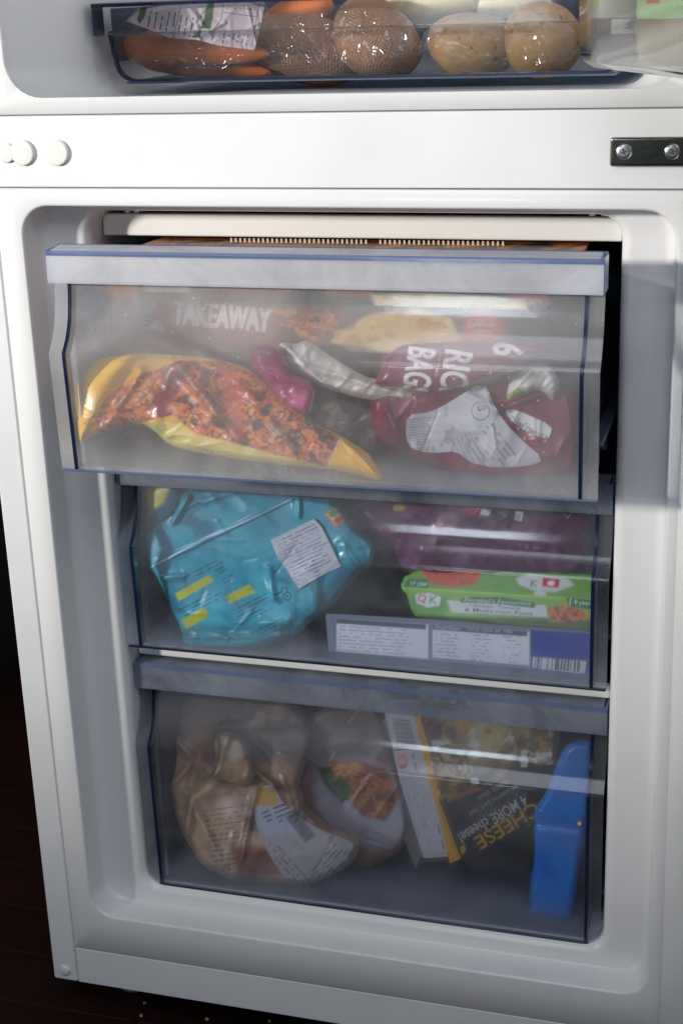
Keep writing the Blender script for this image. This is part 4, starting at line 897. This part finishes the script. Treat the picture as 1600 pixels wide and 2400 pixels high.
o, _ = sheet('frozen_carton', [(966, 1560), (1330, 1600), (1300, 1800), (1262, 1950), (1240, 2040), (1110, 2036), (1082, 2018), (1030, 1880)], (0.100, 0.32, 0.25, -0.15), p, (30, 26, 26), 0, 10, back=0.05, mat=M['card'], rnd=0, seed=70, step=1.6)
tag(o, 'black pizza carton with upside down yellow and white cheese lettering in the bottom drawer', 'carton')
KB = o
def p(cv):
    cv.poly([(962, 1640), (985, 1640), (1000, 1800), (1090, 2030), (1050, 2040), (1046, 1990)], (222, 158, 30), 2)
    cv.poly([(962, 1640), (974, 1690), (1002, 1815), (1052, 2005), (1058, 2040), (1100, 2040), (1086, 1990), (1030, 1850), (988, 1690), (985, 1640)], (222, 158, 30), 2)
    cv.poly([(905, 1640), (960, 1640), (974, 1752), (921, 1757), (900, 1690)], (206, 202, 198), 2)
    for i in range(20): cv.line([(920 + i * .6, 1686 + i * 3.4), (960 + i * .8, 1690 + i * 3.4)], (70, 64, 62), 1.5 if i % 3 else 2.6, 0.85)
    cv.line([(922, 1759), (976, 1753)], (120, 90, 70), 2.5); cv.poly([(924, 1764), (950, 1762), (956, 1806), (932, 1810)], (214, 170, 165), 4, 0.8)
    cv.line([(942 + 10 * math.cos(a / 3), 1786 + 14 * math.sin(a / 3)) for a in range(20)], (190, 70, 60), 2, 0.8); cv.text('a', 937, 1794, 10, 14, (190, 60, 50), 75)
    cv.rows(968, 1766, 50, 1, 10, (110, 100, 96), 76, 3, 0.7, 4, 0.3, 8); cv.rows(966, 1812, 190, 1, 8, (120, 108, 110), 75, 5, 0.6, 3, 0.55, 12); cv.rows(948, 1820, 186, 3, 5.5, (140, 128, 130), 75, 6, 0.5, 1.8, 0.4, 8)
    cv.line([(958, 1816), (1008, 2004)], (130, 112, 110), 1.4, 0.8); cv.rows(1028, 1934, 70, 1, 9, (110, 92, 84), 75, 8, 0.8, 4, 0.3, 10)
o2, _ = sheet('spine', [(896, 1640), (985, 1640), (988, 1690), (1030, 1850), (1086, 1995), (1084, 2012), (1054, 2024), (1050, 2008), (992, 2012), (936, 1830), (905, 1690)], (0.094, 0.32, 0.22), p, (196, 192, 192), 0, 10, back=0.003, mat=M['card'], rnd=0, seed=71, step=1.4, parent=KB)
# blue ice pack
def p(cv):
    cv.blotch((10, 92, 196), 60, 0.5, 0.2, 5, 0.4)
    cv.poly([(1290, 1760), (1420, 1740), (1420, 1880), (1270, 1880)], (70, 120, 165), 30, 0.35)  # paler top: haze over the pack painted into its blue
o, hf = sheet('ice_pack', [(1249, 1912), (1252, 1895), (1282, 1850), (1300, 1800), (1318, 1755), (1345, 1735), (1390, 1735), (1394, 1760), (1386, 1900), (1372, 1960), (1344, 2140), (1336, 2158), (1300, 2156), (1250, 2148), (1240, 2136), (1243, 2040)], (0.072, 0.25, 0.12), p, (10, 128, 214), 0.012, 22, 0.0008, 80, [(1250, 1930, 1370, 1945, 10, -.0030)], back=0.03, mat=printed('ice_pack_plastic', 0.35, 0.3), seed=80)
tag(o, 'smooth bright blue ice pack standing at the right end of the bottom drawer', 'ice pack')
P_, D_ = on_plane(1358, 1931, 0.036, 0.28, 0.02)
bm = bmesh.new(); bmesh.ops.create_icosphere(bm, subdivisions=2, radius=0.0019)
for v in bm.verts: v.co *= rnd.uniform(0.85, 1.15)
me = bpy.data.meshes.new('crumb'); bm.to_mesh(me); bm.free(); o = link('crumb', me, plastic('corn', (.75, .45, .12), .6, .1), smooth=True); o.location = P_ - D_ * 0.0042
tag(o, 'small golden crumb stuck on the bottom drawer front over the blue ice pack', 'crumb')

# ------------------------------------------------------------------ crisper contents
def lump(name, c, r, mat, seed, amp=0.08, sub=4, rot=0, group=None, label=None, cat=None):
    rg = np.random.RandomState(seed); bm = bmesh.new(); bmesh.ops.create_icosphere(bm, subdivisions=sub, radius=1)
    dirs = rg.normal(size=(7, 3)); dirs /= np.linalg.norm(dirs, axis=1)[:, None]; am = rg.uniform(-1, 1, 7)
    for v in bm.verts:
        k = np.array(v.co); s = 1 + amp * sum(a * max(0, float(k @ d)) ** 3 for a, d in zip(am, dirs)); v.co = Vector((k[0] * r[0] * s, k[1] * r[1] * s, k[2] * r[2] * s))
    me = bpy.data.meshes.new(name); bm.to_mesh(me); bm.free(); o = link(name, me, mat, smooth=True); o.location = c; o.rotation_euler = (0, math.radians(rot), 0)
    if label: tag(o, label, cat, group)
    return o
def veg(name, stops, scale, bump, spot=None, wave=0, rough=0.5):
    m, nt, out = newmat(name); L = nt.links; q = N(nt, 'ShaderNodeBsdfPrincipled'); L.new(q.outputs[0], out.inputs[0]); q.inputs['Roughness'].default_value = rough
    tc = N(nt, 'ShaderNodeTexCoord'); n = N(nt, 'ShaderNodeTexNoise'); n.inputs['Scale'].default_value = scale; n.inputs['Detail'].default_value = 7; L.new(tc.outputs['Object'], n.inputs['Vector'])
    c = ramp(nt, n.outputs[0], stops)
    h = n.outputs[0]
    if spot:
        v = N(nt, 'ShaderNodeTexNoise'); v.inputs['Scale'].default_value = 160; v.inputs['Detail'].default_value = 3; L.new(tc.outputs['Object'], v.inputs['Vector'])
        f = ramp(nt, v.outputs[0], [(0.60, (0, 0, 0)), (0.68, (.8, .8, .8))]); mx = N(nt, 'ShaderNodeMix', data_type='RGBA'); L.new(f, mx.inputs[0]); L.new(c, mx.inputs[6]); mx.inputs[7].default_value = (*spot, 1); c = mx.outputs[2]
    if wave:
        wv = N(nt, 'ShaderNodeTexVoronoi'); wv.inputs['Scale'].default_value = wave; wv.inputs['Randomness'].default_value = 0.25; L.new(tc.outputs['Object'], wv.inputs['Vector']); h = wv.outputs['Distance']
        mx = N(nt, 'ShaderNodeMix', data_type='RGBA'); mx.blend_type = 'MULTIPLY'; mx.inputs[0].default_value = 0.35; L.new(c, mx.inputs[6]); L.new(ramp(nt, h, [(0.1, (.45, .4, .35)), (.5, (1.0, 1.0, 1.0))]), mx.inputs[7]); c = mx.outputs[2]
    L.new(c, q.inputs['Base Color']); b = N(nt, 'ShaderNodeBump'); b.inputs['Strength'].default_value = bump; b.inputs['Distance'].default_value = 0.002; L.new(h, b.inputs['Height']); L.new(b.outputs[0], q.inputs['Normal'])
    return m
M['potato'] = veg('potato_skin', [(0.3, (.26, .13, .035)), (0.5, (.42, .22, .045)), (0.7, (.52, .31, .075))], 18, .35, (.10, .045, .02))
M['carrot'] = veg('carrot_skin', [(0.3, (.45, .10, .02)), (0.6, (.72, .20, .04)), (.8, (.62, .15, .03))], 30, .2)
M['net'] = veg('brown_net_veg', [(0.3, (.30, .15, .075)), (0.55, (.46, .25, .13)), (0.75, (.58, .35, .20))], 25, .5, None, 420)
def at(px, py, Y): return on_plane(px, py, Y)[0]
for i, (px, py, Y, r, rot, lab) in enumerate(((1106, 100, .135, (.038, .026, .0255), 8, 'spotty yellow potato in clear film, left of the two large potatoes in the salad drawer'), (1268, 92, .135, (.031, .026, .0285), -5, 'rounder spotty yellow potato, right of the two large potatoes in the salad drawer'))):
    lump('potato', at(px, py, Y), r, M['potato'], 5 + i, .08, rot=rot, label=lab, cat='potato', group='potatoes in the salad drawer')
lump('potato', at(700, 98, .155), (.047, .028, .0262), M['net'], 11, .34, label='dim brown sweet potato in netting beside the carrots', cat='sweet potato', group='netted sweet potatoes', rot=10)
lump('potato', at(885, 88, .135), (.039, .027, .0300), M['net'], 14, .32, label='pinkish brown sweet potato in netting next to the yellow potatoes', cat='sweet potato', group='netted sweet potatoes', rot=25)
lump('parsnip', at(1010, 10, .18), (.050, .028, .018), veg('pale_root', [(0.3, (.42, .34, .12)), (.7, (.62, .54, .28))], 16, .2), 15, .1, label='pale yellow root vegetable lying on top at the upper edge of the photo', cat='root vegetable', rot=-4)
lump('parsnip', at(1180, 12, .19), (.040, .028, .016), veg('pale_root_b', [(0.3, (.40, .34, .18)), (.7, (.60, .55, .34))], 16, .2), 16, .1, label='cream coloured root vegetable above the right potato', cat='root vegetable', rot=4)
for i, (px, py, L_, rr, rot) in enumerate(((450, 118, .068, .0155, 4), (470, 150, .060, .0125, 7), (500, 85, .066, .013, 0))):
    o = lump('carrot', at(px, py, .12 + i * .012), (L_, rr, rr), M['carrot'], 20 + i, .05, rot=rot, label=('large orange carrot at the front of the bag in the salad drawer', 'lower orange carrot partly under the front carrot', 'rear orange carrot behind the white printed label')[i], cat='carrot', group='carrots in the bag')
    for v in o.data.vertices: f_ = 1 - 0.35 * (v.co.x / L_ * .5 + .5); v.co.y *= f_; v.co.z *= f_
lump('carrot', at(700, 30, .17), (.032, .015, .013), M['carrot'], 29, .05, label='short orange carrot end by itself above the netted potato', cat='carrot', group='carrots in the bag', rot=-12)
# carrot bag film + printed label
def p(cv): cv.blotch((225, 220, 218), 30, 0.55, 0.1, 3, 0.5)
o, hf = sheet('carrot_bag', [(293, 48), (330, 20), (420, 4), (622, 4), (640, 60), (606, 120), (600, 150), (520, 172), (420, 182), (360, 168), (310, 145), (296, 110)], (0.104, 0.95, 0.0), p, (200, 200, 200), 0.005, 30, 0.004, 60, [(380, 120, 600, 130, 6, .003), (330, 150, 560, 165, 6, .003)], back=0.0006, mat=M['film'], seed=90, rc=(34, .0022))
tag(o, 'clear crinkled plastic bag holding the carrots in the salad drawer', 'plastic bag')
def p(cv):
    cv.poly([(321, 44), (330, 15), (345, 14), (338, 40), (326, 56)], (70, 95, 60), 2); cv.poly([(470, 66), (487, 5), (503, 5), (494, 66)], (70, 100, 60), 2); cv.poly([(452, 70), (471, 69), (469, 88), (450, 87)], (40, 92, 40), 2)
    for i in range(8): cv.rows(345 + i * 14, 62 + i * 3.2, 52, 1, 6, (60, 58, 62), -80, i, 0.8, 4, 0.35, 5)
    cv.line([(425, 8), (410, 70), (404, 98)], (70, 70, 75), 1.6); cv.line([(500, 70), (496, 96)], (70, 70, 75), 1.6); cv.line([(524, 8), (518, 45), (500, 70)], (70, 70, 75), 1.6); cv.line([(524, 28), (600, 38)], (70, 70, 75), 1.6); cv.line([(606, 10), (590, 108)], (70, 70, 75), 1.6)
    cv.text('O V E N B A K E', 530, 20, 70, 8, (90, 88, 92), 3)
    for i in range(6): cv.rows(520 + i * 11, 100 + i * 1.6, 34, 1, 6, (60, 58, 62), -80, i + 20, 0.8, 3.6, 0.4, 5)
    cv.text('82', 455, 84, 12, 9, (200, 215, 190), -80)
sheet('label', [(293, 48), (327, 15), (450, 5), (622, 5), (610, 60), (597, 117), (560, 112), (510, 105), (460, 92), (398, 88), (350, 68)], (0.104, 0.95, 0.0), p, (190, 180, 182), lift=0.0012, back=0.0004, hf=hf, mat=M['matte'], parent=o, rnd=0, step=1.4)
o, hf = sheet('potato_bag', [(975, 120), (1000, 60), (1060, 30), (1250, 24), (1345, 60), (1352, 130), (1300, 160), (1180, 172), (1060, 166), (1000, 140)], (0.100, 0.95, 0.0), None, (200, 200, 200), 0.004, 30, 0.004, 60, [(985, 130, 1056, 60, 3, .004), (1080, 150, 1190, 125, 3, .004), (1280, 165, 1300, 150, 2, .003), (1010, 110, 1090, 140, 3, .002)], back=0.0006, mat=M['film'], seed=93, rc=(34, .0022))
tag(o, 'clear crackly film bag wrapped around the two yellow potatoes', 'plastic bag')
o, hf = sheet('potato_bag', [(600, 60), (700, 20), (830, 8), (960, 30), (972, 120), (900, 172), (760, 168), (620, 160)], (0.108, 0.95, 0.0), None, (200, 200, 200), 0.004, 30, 0.004, 60, [(800, 15, 834, 60, 2.5, .004), (640, 60, 700, 150, 4, .002)], back=0.0006, mat=M['film'], seed=95, rc=(34, .0022))
tag(o, 'clear film bag around the brown netted sweet potatoes', 'plastic bag')

# ------------------------------------------------------------------ fridge door with clear bin and bottles
fd2, u_, n_ = swung('fridge_door', '', 27, 0.2640, -0.006, 0.2640, 0.8940, 1.44, 0.60, 0.055)
H0 = np.array([0.2640, -0.006, 0]); a27 = math.radians(27)
U_ = np.array([math.sin(a27), -math.cos(a27), 0]); V_ = np.array([-math.cos(a27), -math.sin(a27), 0])
def bin_pt(s, t, z): return tuple(H0 + U_ * s + V_ * t + np.array([0, 0, z]))
def door_bin():
    # trough: rounded plan, floor curving up into the front wall
    prof = [(0.002, .9320), (0.060, .9300), (.084, .9308), (.0915, .9350), (.0945, .944), (.0960, 1.03)]
    th = .0022; rings = []
    inner = [(t - (0.0 if i < 2 else th), z + (th if i < 3 else 0)) for i, (t, z) in enumerate(prof)]
    v = []; f = []
    ss = [0.022, 0.0235, 0.028, 0.06, 0.3, 0.52]
    for k, s in enumerate(ss):
        sh = (1.0, .5, 0, 0, 0, 0)[k] * .006
        for (t, z) in prof: v.append(bin_pt(s, t - sh, z + (sh if t < .07 else 0)))
        for (t, z) in inner[::-1]: v.append(bin_pt(s, t - sh, z + (sh if t < .07 else 0)))
    n = len(prof) * 2
    for k in range(len(ss) - 1):
        for i in range(n):
            j = (i + 1) % n; f.append((k * n + i, k * n + j, (k + 1) * n + j, (k + 1) * n + i))
    # far end wall
    b = len(v); m = len(prof); v += [bin_pt(.0225, t - .006 if t > .01 else t, z) for (t, z) in prof] + [bin_pt(.0225, .002, 1.03)]
    f.append(tuple(range(b, b + m + 1)))
    me = bpy.data.meshes.new('door_bin'); me.from_pydata(v, [], f); me.update()
    bm = bmesh.new(); bm.from_mesh(me); bmesh.ops.recalc_face_normals(bm, faces=bm.faces); bm.to_mesh(me); bm.free()
    o = link('door_bin', me, clear('clear_bin', (.95, .95, .96), .06, .05, (.85, .86, .88), .05, 14, 1.6), None, smooth=True); me.set_sharp_from_angle(angle=math.radians(40))
    o.parent = fd2
    return o
door_bin()
def bottle_mat(name, glassc, stops):
    """liquid below, printed wrap above; hard edges by height"""
    m, nt, out = newmat(name); L = nt.links; q = N(nt, 'ShaderNodeBsdfPrincipled'); L.new(q.outputs[0], out.inputs[0]); q.inputs['Roughness'].default_value = .15; q.inputs['Coat Weight'].default_value = .6
    tc = N(nt, 'ShaderNodeTexCoord'); sx = N(nt, 'ShaderNodeSeparateXYZ'); L.new(tc.outputs['Object'], sx.inputs[0])
    r = ramp(nt, sx.outputs['Z'], stops); nt.nodes[-1]
    for n in nt.nodes:
        if n.type == 'VALTORGB': n.color_ramp.interpolation = 'CONSTANT'
    L.new(r, q.inputs['Base Color']); return m
def bottle(name, s, t, r, zb, h, mat, lab, cat):
    c = bin_pt(s, t, 0)
    o = lathe(name, (0, 0, 0), [(r * .80, 0), (r * .95, .003), (r, .009), (r, h * .78), (r * .9, h * .84), (r * .4, h * .93), (r * .36, h)], mat, None, 40)
    o.location = (c[0], c[1], zb); tag(o, lab, cat); return o
bt = bottle('bottle', .085, .046, .031, .9335, .20, bottle_mat('olive_bottle', None, [(0.0, (.26, .20, .09)), (0.0255, (.42, .68, .30))]), 'bottle of olive coloured liquid with a pale green label in the door bin', 'bottle')
jr = bottle('jar', .030, .070, .0190, .9335, .12, bottle_mat('grey_jar', None, [(0.0, (.13, .125, .11)), (0.0265, (.42, .43, .42))]), 'grey glass jar with a pale label at the inner end of the door bin', 'jar')
def facing(obj, px, py):
    d = ray(px, py); c = np.array(obj.location); return d
def stick(name, obj, r, rects):
    # curved sticker hugging the bottle: rects are (angle0, angle1, z0, z1, material)
    for (a0, a1, z0, z1, m) in rects:
        n = 10; v = []; f = []
        for i in range(n + 1):
            a = math.radians(a0 + (a1 - a0) * i / n)
            for z in (z0, z1): v.append((r * math.cos(a), r * math.sin(a), z))
        for i in range(n): f.append((2 * i, 2 * i + 2, 2 * i + 3, 2 * i + 1))
        me = bpy.data.meshes.new(name); me.from_pydata(v, [], f); me.update(); o = link(name, me, m, None, smooth=True); o.parent = obj
stick('label_mark', bt, .0314, [(-138, -118, .036, .06, plastic('red_ink', (.50, .10, .07), .4, .1))])
stick('label', jr, .0194, [(-175, -20, .0275, .09, plastic('grey_green_label', (.40, .46, .40), .5, .15)), (-150, -122, .033, .055, plastic('green_ink', (.18, .42, .10), .5, .2)), (-95, -30, .0180, .0268, plastic('white_strip', (.55, .57, .57), .5, .1))])
tw = glyph_tris('W'); v = []; f = []
for t in tw:
    k = len(v)
    for (u, w_) in t:
        a = math.radians(-62 + (w_ - .5) * 16); v.append((.0198 * math.cos(a), .0198 * math.sin(a), .0200 + u * .0050))
    f.append((k, k + 1, k + 2))
me = bpy.data.meshes.new('label_letter'); me.from_pydata(v, [], f); me.update(); o = link('label_letter', me, M['dark']); o.parent = jr
